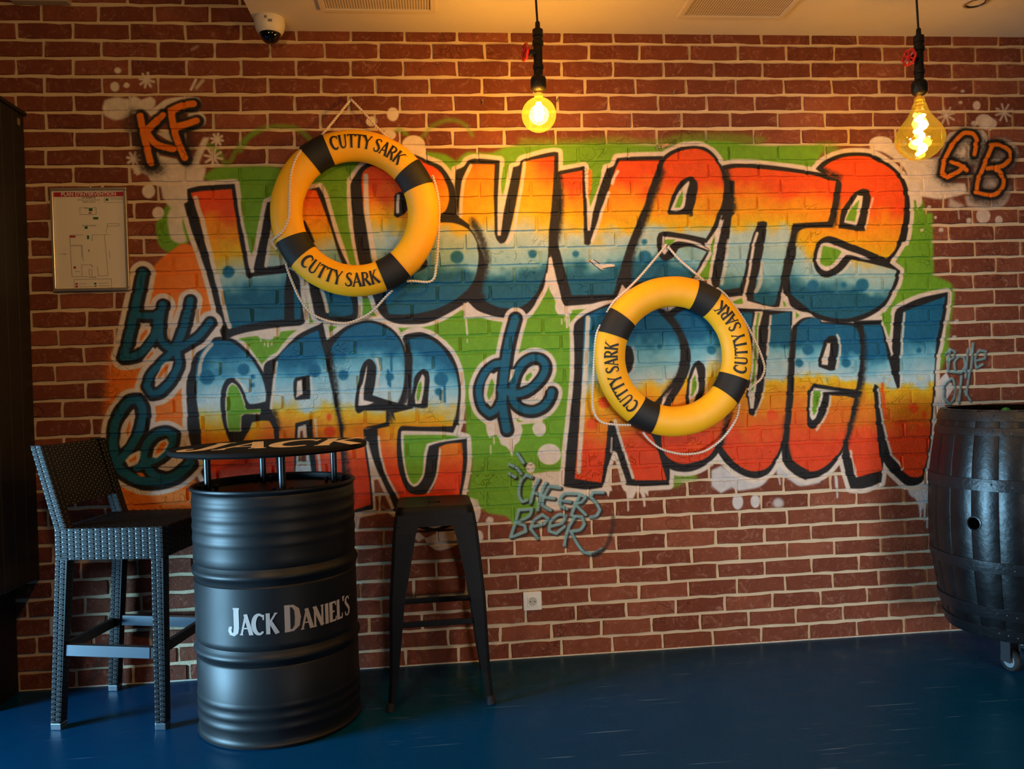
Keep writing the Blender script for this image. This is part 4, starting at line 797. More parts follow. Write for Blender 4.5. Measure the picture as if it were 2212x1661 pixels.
FADE1 = [[-927,[1968,1929,1806,1718,1669,1610]],[-736,[2009,1931,1832,1743,1694,1615]],[-425,[2085,1986,1906,1817,1767,1668]],[-169,[2073,2003,1923,1843,1753,1683]],[-10,[2122,2001,1931,1870,1760,1679]],[151,[2282,2140,1918,1858,1727,1676]],[436,[2281,2148,1975,1843,1721,1670]],[621,[2075,2014,1912,1830,1748,1687]],[746,[2105,2013,1890,1818,1736,1685]],[998,[2093,2031,1907,1855,1773,1711]],[1168,[2081,1987,1894,1853,1759,1676]],[1339,[2100,2027,1902,1840,1683,1569]],[1599,[2056,2003,1898,1846,1678,1594]],[1708,[2055,2002,1760,1697,1634,1560]],[1950,[1999,1904,1745,1693,1608,1555]],[2151,[1944,1891,1742,1689,1604,1550]]]
FADE2 = [[-984,[1347,1278,1151,1053,965,896]],[-799,[1380,1302,1164,1065,987,908]],[-620,[1346,1266,1158,1118,999,910]],[-484,[1351,1292,1157,1117,1004,915]],[-347,[1377,1308,1158,1088,969,849]],[-169,[1382,1302,1142,1072,952,821]],[-10,[1358,1277,1136,1066,915,794]],[101,[1274,1193,1122,1062,900,789]],[663,[1389,1318,1185,1133,990,898]],[809,[1385,1313,1190,1149,964,912]],[1019,[1410,1338,1193,1152,1038,935]],[1232,[1394,1332,1259,1197,1031,927]],[1403,[1379,1317,1233,1191,1014,909]],[1555,[1354,1333,1218,1187,1040,893]],[1730,[1360,1297,1212,1181,1055,907]],[1884,[1313,1271,1186,1165,1007,880]],[1973,[1279,1237,1184,1152,993,908]],[2151,[1348,1284,1157,1125,976,922]],[2264,[1377,1292,1153,1121,982,907]]]
S0, S1, Z1, RES = -1900, 2860, 2960, 0.62          # mm, mm, mm, pixels per mm
PAL = {'G': (108, 160, 30), 'O': (236, 120, 16), 'W': (224, 206, 188), 'S': (204, 196, 192), 'K': (27, 23, 23), 'B': (8, 96, 132),
       'T': (12, 94, 122), 'C': (138, 184, 188), 'R': (234, 78, 14), 'Q': (242, 138, 12), 'Y': (236, 176, 8), 'P': (182, 200, 188), 'L': (112, 180, 198)}
FCOL = {'1': [PAL['R'], PAL['Q'], PAL['Y'], PAL['P'], (140, 184, 184), (14, 92, 116)],
        '2': [(6, 96, 132), PAL['L'], (186, 206, 206), (232, 178, 12), (226, 112, 14), (226, 66, 18)]}


def soft(pts, closed):
    P = [np.array(p, float) for p in pts]; n = len(P); out = []
    if n < 3: return np.array(P)

    def tan(i):
        if not closed and i in (0, n-1): return np.zeros(2)
        a, b, c = P[(i-1) % n], P[i], P[(i+1) % n]
        u, v = b-a, c-b
        lu, lv = np.hypot(*u), np.hypot(*v)
        if lu < 1e-6 or lv < 1e-6: return np.zeros(2)
        if np.dot(u, v)/(lu*lv) < 0.62: return np.zeros(2)
        t = (c-a)
        return t/np.hypot(*t)*min(lu, lv)
    T = [tan(i) for i in range(n)]
    for i in range(n if closed else n-1):
        a, b, ta, tb = P[i], P[(i+1) % n], T[i], T[(i+1) % n]
        for t in (0, .2, .4, .6, .8):
            h = (2*t**3-3*t*t+1)*a+(t**3-2*t*t+t)*ta+(-2*t**3+3*t*t)*b+(t**3-t*t)*tb
            out.append(h)
    if not closed: out.append(P[-1])
    return np.array(out)


def boxblur(a, r):
    if r < 1: return a
    for ax in (0, 1):
        for _ in range(2):
            k = 2*r+1
            pad = [(0, 0), (0, 0)]; pad[ax] = (r+1, r)
            c = np.cumsum(np.pad(a, pad, mode='edge'), axis=ax)
            a = (np.take(c, range(k, c.shape[ax]), axis=ax)-np.take(c, range(0, c.shape[ax]-k), axis=ax))/k
    return a


def fill_mask(pts, x0, y0, w, h):
    SS = 3
    acc = np.zeros((h*SS, w+2))
    x = pts[:, 0]-x0; y = (pts[:, 1]-y0)*SS
    xn, yn = np.roll(x, -1), np.roll(y, -1)
    for j in range(h*SS):
        yc = j+.5
        k = (y <= yc) != (yn <= yc)
        if not k.any(): continue
        xs = np.sort(x[k]+(yc-y[k])/(yn[k]-y[k])*(xn[k]-x[k]))
        for a, b in zip(xs[::2], xs[1::2]):
            a = min(max(a, 0), w); b = min(max(b, 0), w)
            if b <= a: continue
            ia, ib = int(a), int(b)
            if ia == ib: acc[j, ia] += b-a
            else:
                acc[j, ia] += ia+1-a
                acc[j, ia+1:ib] += 1
                acc[j, ib] += b-ib
    return np.clip(acc[:, :w].reshape(h, SS, w).mean(1), 0, 1)


def line_mask(pts, half, x0, y0, w, h):
    d = np.full((h, w), 1e9)
    X, Y = np.meshgrid(np.arange(w)+.5+x0, np.arange(h)+.5+y0)
    for a, b in zip(pts, pts[1:]):
        lo = np.floor(np.minimum(a, b)-half-2-np.array([x0, y0])).astype(int); hi = np.ceil(np.maximum(a, b)+half+2-np.array([x0, y0])).astype(int)
        ya, yb, xa, xb = max(lo[1], 0), min(hi[1], h), max(lo[0], 0), min(hi[0], w)
        if yb <= ya or xb <= xa: continue
        x, y = X[ya:yb, xa:xb], Y[ya:yb, xa:xb]
        v = b-a; q = max(v@v, 1e-9)
        t = np.clip(((x-a[0])*v[0]+(y-a[1])*v[1])/q, 0, 1)
        d[ya:yb, xa:xb] = np.minimum(d[ya:yb, xa:xb], np.hypot(x-a[0]-t*v[0], y-a[1]-t*v[1]))
    return np.clip(half-d+.5, 0, 1)


def cloud(h, w, cell):
    gh, gw = int(h/cell)+3, int(w/cell)+3
    g = rng.random((gh, gw))*2-1
    yy = np.arange(h)/cell; xx = np.arange(w)/cell
    iy, ix = yy.astype(int), xx.astype(int)
    fy = (yy-iy); fx = (xx-ix); fy = (fy*fy*(3-2*fy))[:, None]; fx = (fx*fx*(3-2*fx))[None, :]
    a = g[iy][:, ix]; b = g[iy][:, ix+1]; c = g[iy+1][:, ix]; d_ = g[iy+1][:, ix+1]
    return (a*(1-fx)+b*fx)*(1-fy)+(c*(1-fx)+d_*fx)*fy


def paint_mural():
    Wp, Hp = int((S1-S0)*RES), int(Z1*RES)
    C = np.empty((Hp, Wp, 3)); C[:] = np.array(PAL['W'])/255
    A = np.zeros((Hp, Wp))
    warp = cloud(Hp, Wp, 75*RES)*32+cloud(Hp, Wp, 26*RES)*14
    rag = cloud(Hp, Wp, 9*RES)
    for op in MURAL:
        kind, col = op[0], op[1]
        if kind == 'l': wd, bl, al, co = op[2], op[3], op[4], op[5]
        else: wd, bl, al, co = 0, op[2], op[3], op[4]
        P = (np.array(co, float).reshape(-1, 2)-np.array([S0, 0]))*RES
        P = soft(P, kind != 'l')
        half = wd*RES/2; br = int(round(bl*RES*.75)); pad = int(half+3*br+3)
        lo = np.floor(P.min(0)).astype(int)-pad; hi = np.ceil(P.max(0)).astype(int)+pad
        x0, y0, x1, y1 = max(lo[0], 0), max(lo[1], 0), min(hi[0], Wp), min(hi[1], Hp)
        if x1 <= x0 or y1 <= y0: continue
        w, h = x1-x0, y1-y0
        M = line_mask(P, half, x0, y0, w, h) if kind == 'l' else fill_mask(P, x0, y0, w, h)
        M = boxblur(M, br)
        if br >= 4: M = np.clip(M*(1+.5*rag[y0:y1, x0:x1]*(1-M)*M*4), 0, 1)
        M = M*al
        sl = (slice(y0, y1), slice(x0, x1))
        if col == 'N':
            A[sl] *= 1-M; continue
        if kind == 'g':
            F = FADE1 if col == '1' else FADE2
            cols = np.array(FCOL[col])/255.0
            sx = np.array([f[0] for f in F], float)
            xs = S0+(np.arange(x0, x1)+.5)/RES
            zz = (np.arange(y0, y1)+.5)/RES
            st = [np.interp(xs, sx, [f[1][k] for f in F]) for k in range(6)]
            Z = zz[:, None]+warp[sl]
            c = np.broadcast_to(cols[0], (h, w, 3)).copy()
            for k in range(5):
                t = np.clip((st[k][None, :]-Z)/np.maximum(st[k]-st[k+1], 1)[None, :], 0, 1)[..., None]
                c = c*(1-t)+cols[k+1]*t
        else:
            c = np.array(PAL[col])/255.0
        a = M[..., None]
        A0_ = A[sl][..., None]
        C[sl] = np.where(A0_+a > 1e-4, (C[sl]*A0_*(1-a)+c*a)/np.maximum(A0_*(1-a)+a, 1e-4), C[sl])
        A[sl] = A[sl]*(1-M)+M
    im = bpy.data.images.new('mural_paint', Wp, Hp, alpha=True)
    im.alpha_mode = 'CHANNEL_PACKED'
    out = np.ones((Hp, Wp, 4), np.float32)
    out[..., :3] = C; out[..., 3] = A
    im.pixels.foreach_set(out.ravel())
    im.update(); im.pack()
    return im


MURAL_IMG = paint_mural()


def wall_material(name, mortar):
    mt = bpy.data.materials.new(name); mt.use_nodes = True
    nt = mt.node_tree; N = nt.nodes; Lk = nt.links
    p = N['Principled BSDF']
    geo = N.new('ShaderNodeNewGeometry')
    sep = N.new('ShaderNodeSeparateXYZ'); Lk.new(geo.outputs['Position'], sep.inputs[0])

    def mrange(src, a, b, c=0.0, d=1.0, clamp=False):
        n = N.new('ShaderNodeMapRange'); n.clamp = clamp
        n.inputs['From Min'].default_value = a; n.inputs['From Max'].default_value = b
        n.inputs['To Min'].default_value = c; n.inputs['To Max'].default_value = d
        Lk.new(src, n.inputs['Value']); return n.outputs['Result']
    cmb = N.new('ShaderNodeCombineXYZ')
    Lk.new(mrange(sep.outputs['X'], S0/1000, S1/1000), cmb.inputs['X'])
    Lk.new(mrange(sep.outputs['Z'], 0, Z1/1000), cmb.inputs['Y'])
    tex = N.new('ShaderNodeTexImage'); tex.image = MURAL_IMG; tex.extension = 'CLIP'; tex.interpolation = 'Linear'
    Lk.new(cmb.outputs[0], tex.inputs['Vector'])

    def noise(scale, detail=6, rough=.6, dist=0.0):
        n = N.new('ShaderNodeTexNoise'); n.inputs['Scale'].default_value = scale; n.inputs['Detail'].default_value = detail
        n.inputs['Roughness'].default_value = rough; n.inputs['Distortion'].default_value = dist
        Lk.new(geo.outputs['Position'], n.inputs['Vector']); return n.outputs['Fac']

    def mixc(f, a, b, blend='MIX'):
        n = N.new('ShaderNodeMix'); n.data_type = 'RGBA'; n.blend_type = blend
        if isinstance(f, float): n.inputs['Factor'].default_value = f
        else: Lk.new(f, n.inputs['Factor'])
        for k, v in (('A', a), ('B', b)):
            if isinstance(v, tuple): n.inputs[k].default_value = (*v, 1)
            else: Lk.new(v, n.inputs[k])
        return n.outputs['Result']

    def math_(op, a, b):
        n = N.new('ShaderNodeMath'); n.operation = op
        for i, v in enumerate((a, b)):
            if isinstance(v, float): n.inputs[i].default_value = v
            else: Lk.new(v, n.inputs[i])
        return n.outputs[0]
    if mortar:
        base = mixc(noise(9), srgb((206, 178, 142)), srgb((226, 202, 168)))
    else:
        oi = N.new('ShaderNodeObjectInfo')
        rnd = math_('FRACT', math_('ADD', oi.outputs['Random'], geo.outputs['Random Per Island']), 0.0)
        cr = N.new('ShaderNodeValToRGB')
        e = cr.color_ramp.elements
        e[0].position = 0; e[0].color = (*srgb((112, 54, 34)), 1)
        e[1].position = 1; e[1].color = (*srgb((150, 84, 57)), 1)
        for pos, c in ((.3, (128, 66, 42)), (.62, (116, 58, 36)), (.85, (140, 74, 48))):
            k = e.new(pos); k.color = (*srgb(c), 1)
        Lk.new(rnd, cr.inputs['Fac'])
        b1 = mixc(mrange(noise(14, 8, .7, .4), .35, .75, 0, .55, True), cr.outputs['Color'], srgb((92, 42, 30)))
        base = mixc(mrange(noise(22, 9, .78, 1.6), .53, .70, 0, .62, True), b1, srgb((186, 138, 116)))
    # paint is a little cloudy, coat thinner on the crests
    pn = mrange(noise(30, 6), .3, .7, .86, 1.08)
    vm = N.new('ShaderNodeVectorMath'); vm.operation = 'SCALE'
    Lk.new(tex.outputs['Color'], vm.inputs[0]); Lk.new(pn, vm.inputs['Scale'])
    colr = mixc(tex.outputs['Alpha'], base, vm.outputs['Vector'])
    Lk.new(colr, p.inputs['Base Color'])
    Lk.new(mrange(tex.outputs['Alpha'], 0, 1, .85, .5), p.inputs['Roughness'])
    p.inputs['Specular IOR Level'].default_value = 0.35
    # relief: grain plus sparse cracks
    hgt = math_('ADD', math_('MULTIPLY', noise(60, 8, .65), .55), math_('MULTIPLY', noise(240, 4, .6), .3))
    if not mortar:
        vor = N.new('ShaderNodeTexVoronoi'); vor.feature = 'DISTANCE_TO_EDGE'; vor.inputs['Scale'].default_value = 9
        sc = N.new('ShaderNodeVectorMath'); sc.operation = 'MULTIPLY'; sc.inputs[1].default_value = (.55, 1, 1.5)
        nv = N.new('ShaderNodeTexNoise'); nv.inputs['Scale'].default_value = 11; Lk.new(geo.outputs['Position'], nv.inputs['Vector'])
        ad = N.new('ShaderNodeVectorMath'); ad.operation = 'MULTIPLY_ADD'; ad.inputs[1].default_value = (.35, .35, .35)
        Lk.new(nv.outputs['Color'], ad.inputs[0]); Lk.new(geo.outputs['Position'], ad.inputs[2])
        Lk.new(ad.outputs[0], sc.inputs[0]); Lk.new(sc.outputs[0], vor.inputs['Vector'])
        crack = math_('MULTIPLY', mrange(vor.outputs['Distance'], 0, .03, 1, 0, True), mrange(noise(3.2, 4), .56, .63, 0, 1, True))
        hgt = math_('SUBTRACT', hgt, math_('MULTIPLY', crack, .7))
    b = N.new('ShaderNodeBump'); b.inputs['Strength'].default_value = 0.95; b.inputs['Distance'].default_value = 0.006
    Lk.new(hgt, b.inputs['Height']); Lk.new(b.outputs['Normal'], p.inputs['Normal'])
    return mt


BRICK = wall_material('brick_face', False)
MORTAR = wall_material('mortar', True)

# ------------------------------------------------------------------ wall_back: mortar bed and laid bricks
PITCH_Z, FOOT_Z = 0.075, 0.073
JOINTS = [
[-2484,-2257,-2029,-1802,-1574,-1349,-1121,-895,-668,-440,-212,15,243,470,698,926,1153,1381,1608,1836,2064,2291,2519,2746,2974,3202,3429],
[-2369,-2141,-1913,-1686,-1458,-1231,-1005,-771,-543,-316,-88,140,367,595,822,1050,1278,1505,1733,1960,2188,2416,2643,2871,3098,3326],
[-2484,-2257,-2029,-1802,-1574,-1349,-1121,-895,-668,-440,-212,15,243,470,698,926,1153,1381,1608,1836,2064,2291,2519,2746,2974,3202,3429],
[-2357,-2130,-1902,-1675,-1452,-1224,-999,-769,-539,-310,-80,147,377,607,838,1067,1290,1519,1750,1974,2203,2431,2658,2886,3114,3341],
[-2481,-2253,-2026,-1798,-1571,-1342,-1111,-881,-650,-423,-193,35,265,495,726,954,1182,1408,1635,1860,2089,2314,2543,2774,3001,3229,3457],
[-2366,-2138,-1911,-1683,-1456,-1229,-999,-775,-545,-315,-90,142,372,601,833,1062,1293,1520,1748,1972,2198,2424,2648,2876,3103,3331],
[-2483,-2255,-2028,-1800,-1572,-1343,-1117,-888,-665,-442,-211,20,248,477,705,933,1163,1392,1617,1844,2071,2300,2526,2752,2979,3207,3434],
[-2370,-2142,-1915,-1687,-1459,-1234,-1012,-781,-556,-328,-108,121,350,580,807,1032,1255,1480,1703,1927,2152,2379,2604,2831,3059,3287,3514],
[-2480,-2253,-2025,-1798,-1570,-1346,-1120,-895,-672,-449,-218,3,229,457,686,910,1138,1362,1584,1807,2037,2261,2486,2718,2945,3173,3401],
[-2372,-2144,-1916,-1689,-1461,-1237,-1013,-788,-563,-339,-115,113,339,567,791,1020,1247,1469,1693,1916,2142,2369,2597,2824,3052,3280,3507],
[-2489,-2262,-2034,-1806,-1579,-1354,-1129,-905,-680,-456,-231,-7,218,442,663,891,1120,1349,1577,1804,2031,2259,2487,2714,2942,3169,3397],
[-2381,-2154,-1926,-1699,-1471,-1244,-1021,-793,-566,-338,-111,117,345,572,800,1027,1255,1483,1710,1938,2165,2393,2621,2848,3076,3303],
[-2491,-2263,-2036,-1808,-1581,-1356,-1132,-907,-683,-456,-230,-4,222,448,675,901,1128,1355,1583,1810,2037,2265,2492,2720,2948,3175,3403],
[-2370,-2143,-1915,-1687,-1460,-1232,-1007,-782,-556,-331,-106,120,345,570,796,1021,1250,1472,1694,1917,2141,2365,2592,2820,3047,3275,3503],
[-2484,-2256,-2028,-1801,-1573,-1346,-1118,-890,-663,-435,-208,18,244,470,698,925,1153,1382,1611,1834,2058,2279,2506,2733,2960,3188,3416],
[-2335,-2107,-1880,-1652,-1425,-1197,-972,-747,-523,-298,-73,152,374,597,819,1044,1269,1494,1719,1937,2161,2386,2611,2839,3066,3294,3521],
[-2446,-2218,-1991,-1763,-1536,-1308,-1080,-857,-634,-411,-188,35,258,481,704,936,1167,1388,1609,1828,2047,2289,2513,2737,2964,3192,3420],
[-2340,-2112,-1884,-1657,-1433,-1210,-987,-762,-536,-311,-85,140,365,591,816,1041,1267,1492,1717,1935,2170,2391,2614,2841,3069,3297,3524],
[-2455,-2227,-2000,-1772,-1545,-1323,-1100,-877,-654,-427,-201,25,255,480,706,932,1158,1383,1609,1835,2057,2278,2500,2723,2951,3179,3406],
[-2341,-2113,-1886,-1658,-1436,-1211,-986,-761,-536,-311,-86,138,363,588,813,1038,1263,1488,1713,1930,2154,2378,2602,2829,3057,3284,3512],
[-2463,-2236,-2008,-1780,-1553,-1328,-1104,-880,-656,-432,-208,18,245,484,709,935,1160,1385,1611,1830,2055,2279,2504,2725,2952,3180,3407],
[-2363,-2135,-1908,-1680,-1453,-1230,-1007,-784,-561,-335,-109,117,338,560,786,1012,1239,1465,1691,1915,2138,2362,2585,2813,3040,3268,3496],
[-2481,-2253,-2026,-1798,-1570,-1347,-1123,-899,-675,-451,-227,-3,223,448,674,899,1125,1351,1576,1802,2027,2251,2475,2699,2927,3155,3382],
[-2362,-2135,-1907,-1680,-1452,-1227,-1002,-778,-553,-328,-103,121,346,571,796,1020,1245,1470,1695,1917,2139,2361,2583,2811,3039,3266,3494],
[-2457,-2229,-2002,-1774,-1547,-1321,-1096,-871,-646,-421,-195,30,255,480,706,931,1156,1381,1606,1832,2052,2272,2492,2712,2940,3167,3395],
[-2341,-2114,-1886,-1658,-1432,-1206,-980,-754,-528,-302,-79,145,371,596,822,1048,1273,1499,1724,1950,2179,2401,2622,2850,3078,3305],
[-2456,-2228,-2001,-1773,-1546,-1320,-1094,-868,-642,-416,-190,36,262,488,714,940,1166,1392,1618,1844,2071,2299,2526,2754,2982,3209,3437],
[-2403,-2175,-1947,-1720,-1492,-1265,-1037,-809,-582,-354,-127,100,326,552,778,1004,1230,1456,1682,1910,2138,2365,2593,2820,3048,3276,3503],
[-2519,-2291,-2064,-1836,-1609,-1381,-1153,-926,-698,-471,-243,-15,212,438,664,890,1116,1342,1568,1794,2022,2249,2477,2705,2932,3160,3387],
[-2418,-2191,-1963,-1736,-1508,-1280,-1053,-825,-598,-370,-142,85,313,538,764,990,1215,1441,1667,1894,2122,2349,2577,2805,3032,3260,3487],
[-2300,-2072,-1845,-1617,-1390,-1162,-934,-707,-479,-252,-24,204,431,659,886,1111,1337,1559,1781,2008,2236,2464,2691,2919,3146,3374],
[-2409,-2181,-1954,-1726,-1498,-1271,-1043,-816,-588,-360,-133,95,322,550,778,1004,1225,1452,1676,1902,2128,2355,2583,2811,3038,3266,3493],
[-2514,-2287,-2059,-1831,-1604,-1376,-1149,-921,-693,-466,-238,-11,217,445,672,898,1126,1348,1571,1793,2015,2240,2467,2695,2922,3150,3378],
[-2406,-2178,-1950,-1723,-1495,-1268,-1040,-812,-585,-357,-130,98,326,553,781,1007,1234,1461,1682,1906,2129,2356,2584,2812,3039,3267,3494],
[-2522,-2294,-2067,-1839,-1611,-1384,-1156,-929,-701,-473,-246,-18,209,437,665,890,1121,1343,1566,1788,2010,2235,2462,2690,2918,3145,3373],
[-2396,-2168,-1940,-1713,-1485,-1258,-1030,-802,-575,-347,-120,108,336,560,783,1012,1237,1459,1680,1904,2127,2355,2582,2810,3037,3265,3493],
[-2308,-2080,-1853,-1625,-1398,-1170,-942,-715,-487,-260,-32,196,423,651,876,1101,1327,1551,1777,1998,2223,2450,2678,2905,3133,3361],
[-2364,-2137,-1909,-1681,-1454,-1226,-999,-771,-543,-316,-88,139,367,588,815,1042,1267,1490,1717,1939,2160,2388,2616,2843,3071,3298,3526],
[-2481,-2254,-2026,-1798,-1571,-1343,-1116,-888,-660,-433,-205,22,250,478,701,927,1151,1377,1598,1821,2042,2265,2493,2721,2948,3176,3403],
[-2439,-2212,-1984,-1756,-1529,-1301,-1074,-846,-618,-391,-163,64,292,520,748,977,1206,1432,1659,1886,2112,2338,2565,2793,3020,3248,3476]]
WX0, WX1, WTOP = -3.4, 4.4, 3.0
for jl in JOINTS:                                  # the bond runs on to both ends of the wall
    while jl[0] > WX0*1000: jl.insert(0, jl[0]-228)
    while jl[-1] < WX1*1000: jl.append(jl[-1]+228)
wall = MB().box(((WX0+WX1)/2, 0.06, WTOP/2), (WX1-WX0, 0.12, WTOP)).build('wall_back', MORTAR)
tag(wall, kind='structure')


def brick_shape(w, h, jit, proud):
    """one brick face: slightly uneven outline, arris sloping back into the mortar (36 triangles)"""
    xs = [-.5, -.26, .03, .27, .5]
    ring = [(x, -.5) for x in xs]+[(.5, 0)]+[(x, .5) for x in reversed(xs)]+[(-.5, 0)]
    j = [(random.uniform(-jit, jit), random.uniform(-jit, jit)) for _ in ring]
    out, inn = [], []
    for (x, z), (a, b_) in zip(ring, j):
        X, Zc = x*w+a, z*h+b_
        out.append((X, 0.003, Zc))
        inn.append((X-math.copysign(.0035, x)*(abs(x) > .3), -proud-random.uniform(0, .0012), Zc-math.copysign(.0035, z)*(abs(z) > .3)))
    n = len(ring)
    vs_ = out+inn
    fs = [(i, (i+1) % n, n+(i+1) % n, n+i) for i in range(n)]
    # front as a strip of quads so that it stays cheap
    I = lambda k: n+k
    fs += [(I(0), I(1), I(9), I(10)), (I(1), I(2), I(8), I(9)), (I(2), I(3), I(7), I(8)), (I(3), I(4), I(5), I(6), I(7)), (I(10), I(11), I(0))]
    return vs_, fs


def px_of(q):
    d = Vector(q)-CAM; z = d.dot(fw)
    return IMG_W/2+FPX*d.dot(rt)/z, IMG_H/2-FPX*d.dot(up)/z, z


laid = []
for row, joints in enumerate(JOINTS):
    k = row-3
    zt = (36-k)*PITCH_Z+FOOT_Z
    zb = zt-PITCH_Z
    if k == 36: zb = -0.006
    if zb > WTOP-.03: continue
    zt = min(zt, WTOP)
    for a, b_ in zip(joints, joints[1:]):
        xa, xb = a/1000+.0045, b_/1000-.0045
        if xa < WX0 or xb > WX1: continue
        laid.append(((xa+xb)/2, (zb+zt)/2, xb-xa, zt-zb-.0105))
hidden = [(395, 790, 945, 1661), (840, 1035, 1070, 1400), (2050, 2300, 880, 1661), (590, 945, 285, 640), (1290, 1620, 600, 940), (-500, 62, 240, 1700), (525, 2300, -500, 60), (110, 285, 405, 632)]


def rank(bk):
    x, y, z = px_of((bk[0], 0, bk[1]))
    if not (0 < x < IMG_W and 0 < y < IMG_H): return 99
    if any(a < x < b_ and c < y < d for a, b_, c, d in hidden): return 50+z
    return z


laid.sort(key=rank)
variants = []
for i in range(14):
    vs_, fs = brick_shape(.2186, .0645, .0026, .0060)
    q = MB().add(vs_, fs); variants.append(q.mesh('brick', BRICK))
for i, (x, z, w, h) in enumerate(laid[:300]):
    o = link('brick', variants[i % 14], wall)
    o.location = (x, 0, z)
    o.scale = (w/.2186, random.uniform(.8, 1.2), (h+random.uniform(-.0025, .0015))/.0645)
    o.rotation_euler = (0, R_(random.uniform(-.35, .35)), 0)
rest = MB()
for x, z, w, h in laid[300:]:
    vs_, fs = brick_shape(w, h+random.uniform(-.0025, .0015), .0026, .0060)
    rest.add([(v[0]+x, v[1], v[2]+z) for v in vs_], fs)
tag(rest.build('brick_courses', BRICK, wall), kind='stuff')

# ------------------------------------------------------------------ floor, ceilings, side partition


def floor_material():
    mt = bpy.data.materials.new('blue_floor'); mt.use_nodes = True
    nt = mt.node_tree; N = nt.nodes; Lk = nt.links
    p = N['Principled BSDF']
    tc = N.new('ShaderNodeTexCoord')

    def noise(scale, detail=6, rough=.6, stretch=None, rot=0.0):
        n = N.new('ShaderNodeTexNoise'); n.inputs['Scale'].default_value = scale; n.inputs['Detail'].default_value = detail; n.inputs['Roughness'].default_value = rough
        mp = N.new('ShaderNodeMapping'); mp.inputs['Rotation'].default_value = (0, 0, rot)
        if stretch: mp.inputs['Scale'].default_value = stretch
        Lk.new(tc.outputs['Object'], mp.inputs['Vector']); Lk.new(mp.outputs[0], n.inputs['Vector'])
        return n.outputs['Fac']

    def rng_(src, a, b, c, d):
        n = N.new('ShaderNodeMapRange'); n.inputs['From Min'].default_value = a; n.inputs['From Max'].default_value = b
        n.inputs['To Min'].default_value = c; n.inputs['To Max'].default_value = d; Lk.new(src, n.inputs['Value']); return n.outputs['Result']

    def mixc(f, a, b):
        n = N.new('ShaderNodeMix'); n.data_type = 'RGBA'; Lk.new(f, n.inputs['Factor'])
        for k, v in (('A', a), ('B', b)):
            if isinstance(v, tuple): n.inputs[k].default_value = (*v, 1)
            else: Lk.new(v, n.inputs[k])
        return n.outputs['Result']
    base = mixc(noise(5, 8, .65), srgb((0, 54, 88)), srgb((0, 63, 100)))
    c = base
    for rot, sc in ((.35, 2.3), (-.5, 3.1), (1.3, 2.7)):
        f = rng_(noise(sc, 3, .5, (1, 34, 1), rot), .68, .72, 0, .55)
        f2 = N.new('ShaderNodeMath'); f2.operation = 'MULTIPLY'; Lk.new(f, f2.inputs[0]); Lk.new(rng_(noise(1.6, 2, .5, None, rot), .5, .6, 0, 1), f2.inputs[1])
        c = mixc(f2.outputs[0], c, srgb((120, 150, 170)))
    Lk.new(c, p.inputs['Base Color'])
    Lk.new(rng_(noise(11, 6), .3, .7, .22, .40), p.inputs['Roughness'])
    p.inputs['Specular IOR Level'].default_value = .10
    b = N.new('ShaderNodeBump'); b.inputs['Strength'].default_value = .05; b.inputs['Distance'].default_value = .002
    Lk.new(noise(180, 4), b.inputs['Height']); Lk.new(b.outputs['Normal'], p.inputs['Normal'])
    return mt


fl = MB().box((0, -3.5, -.05), (12, 7.24, .1)).build('floor', floor_material()); tag(fl, kind='structure')
# thin bead of sealant where wall and floor meet
tr = MB()
seg = [-3.4+i*.14 for i in range(56)]
tr.tube([(x, -.008+random.uniform(-.0015, .0015), .002) for x in seg], .004, 6).build('trim_1', mat('sealant', (196, 186, 170), .7, var=.3, scale=40)); 
tag(bpy.data.objects['trim_1'], kind='structure')

CEIL, SOFX = 2.742, -.694
plaster = mat('ceiling_paint', (216, 205, 190), .85, var=.06, scale=6, bump=.08, bscale=220)
c1 = MB().box(((SOFX+4.6)/2, -3.3, CEIL+.2), (4.6-SOFX, 6.6, .4)).build('ceiling', plaster); tag(c1, kind='structure')
c2 = MB().box((-2.7, -3.3, 3.05), (5.0, 6.6, .1)).build('ceiling_upper', plaster); tag(c2, kind='structure')

darkwood = mat('black_stained_boards', (26, 22, 21), .62, var=.3, scale=9, bump=.2, bscale=40)
pt = thing('board_partition', 'tall dark board partition standing against the wall at the left edge', 'partition', (-1.86, -.15, 0))
PD = .285
for i in range(4):                       # boards of the side that faces the room
    w = .087
    y = .148-.012-w/2-i*(w+.004)
    if y-w/2 < .15-PD: w2 = (y+w/2)-(.15-PD); y = (y+w/2)-w2/2; w = w2
    if w > .01: MB().box((.195, y, 1.425), (.02, w, 1.91)).build('board', darkwood, pt, bevel=.002)
for i in range(3):                       # boards of the narrow front
    MB().box((.145-i*.11, .15-PD-.011, 1.425), (.106, .02, 1.91)).build('board', darkwood, pt, bevel=.002)
MB().box((-.01, .15-PD/2, 1.425), (.38, PD-.01, 1.9)).build('core', darkwood, pt)
MB().box((-.06, .15-PD/2+.02, .235), (.33, PD-.06, .47)).build('plinth', darkwood, pt)
MB().box((0, .15-PD/2, 2.3875), (.43, PD+.02, .015)).build('cap', darkwood, pt, bevel=.002)
MB().box((.2062, .094, 2.342), (.003, .016, .028)).build('plate', mat('nickel_plate', (186, 160, 130), .35, .6), pt)

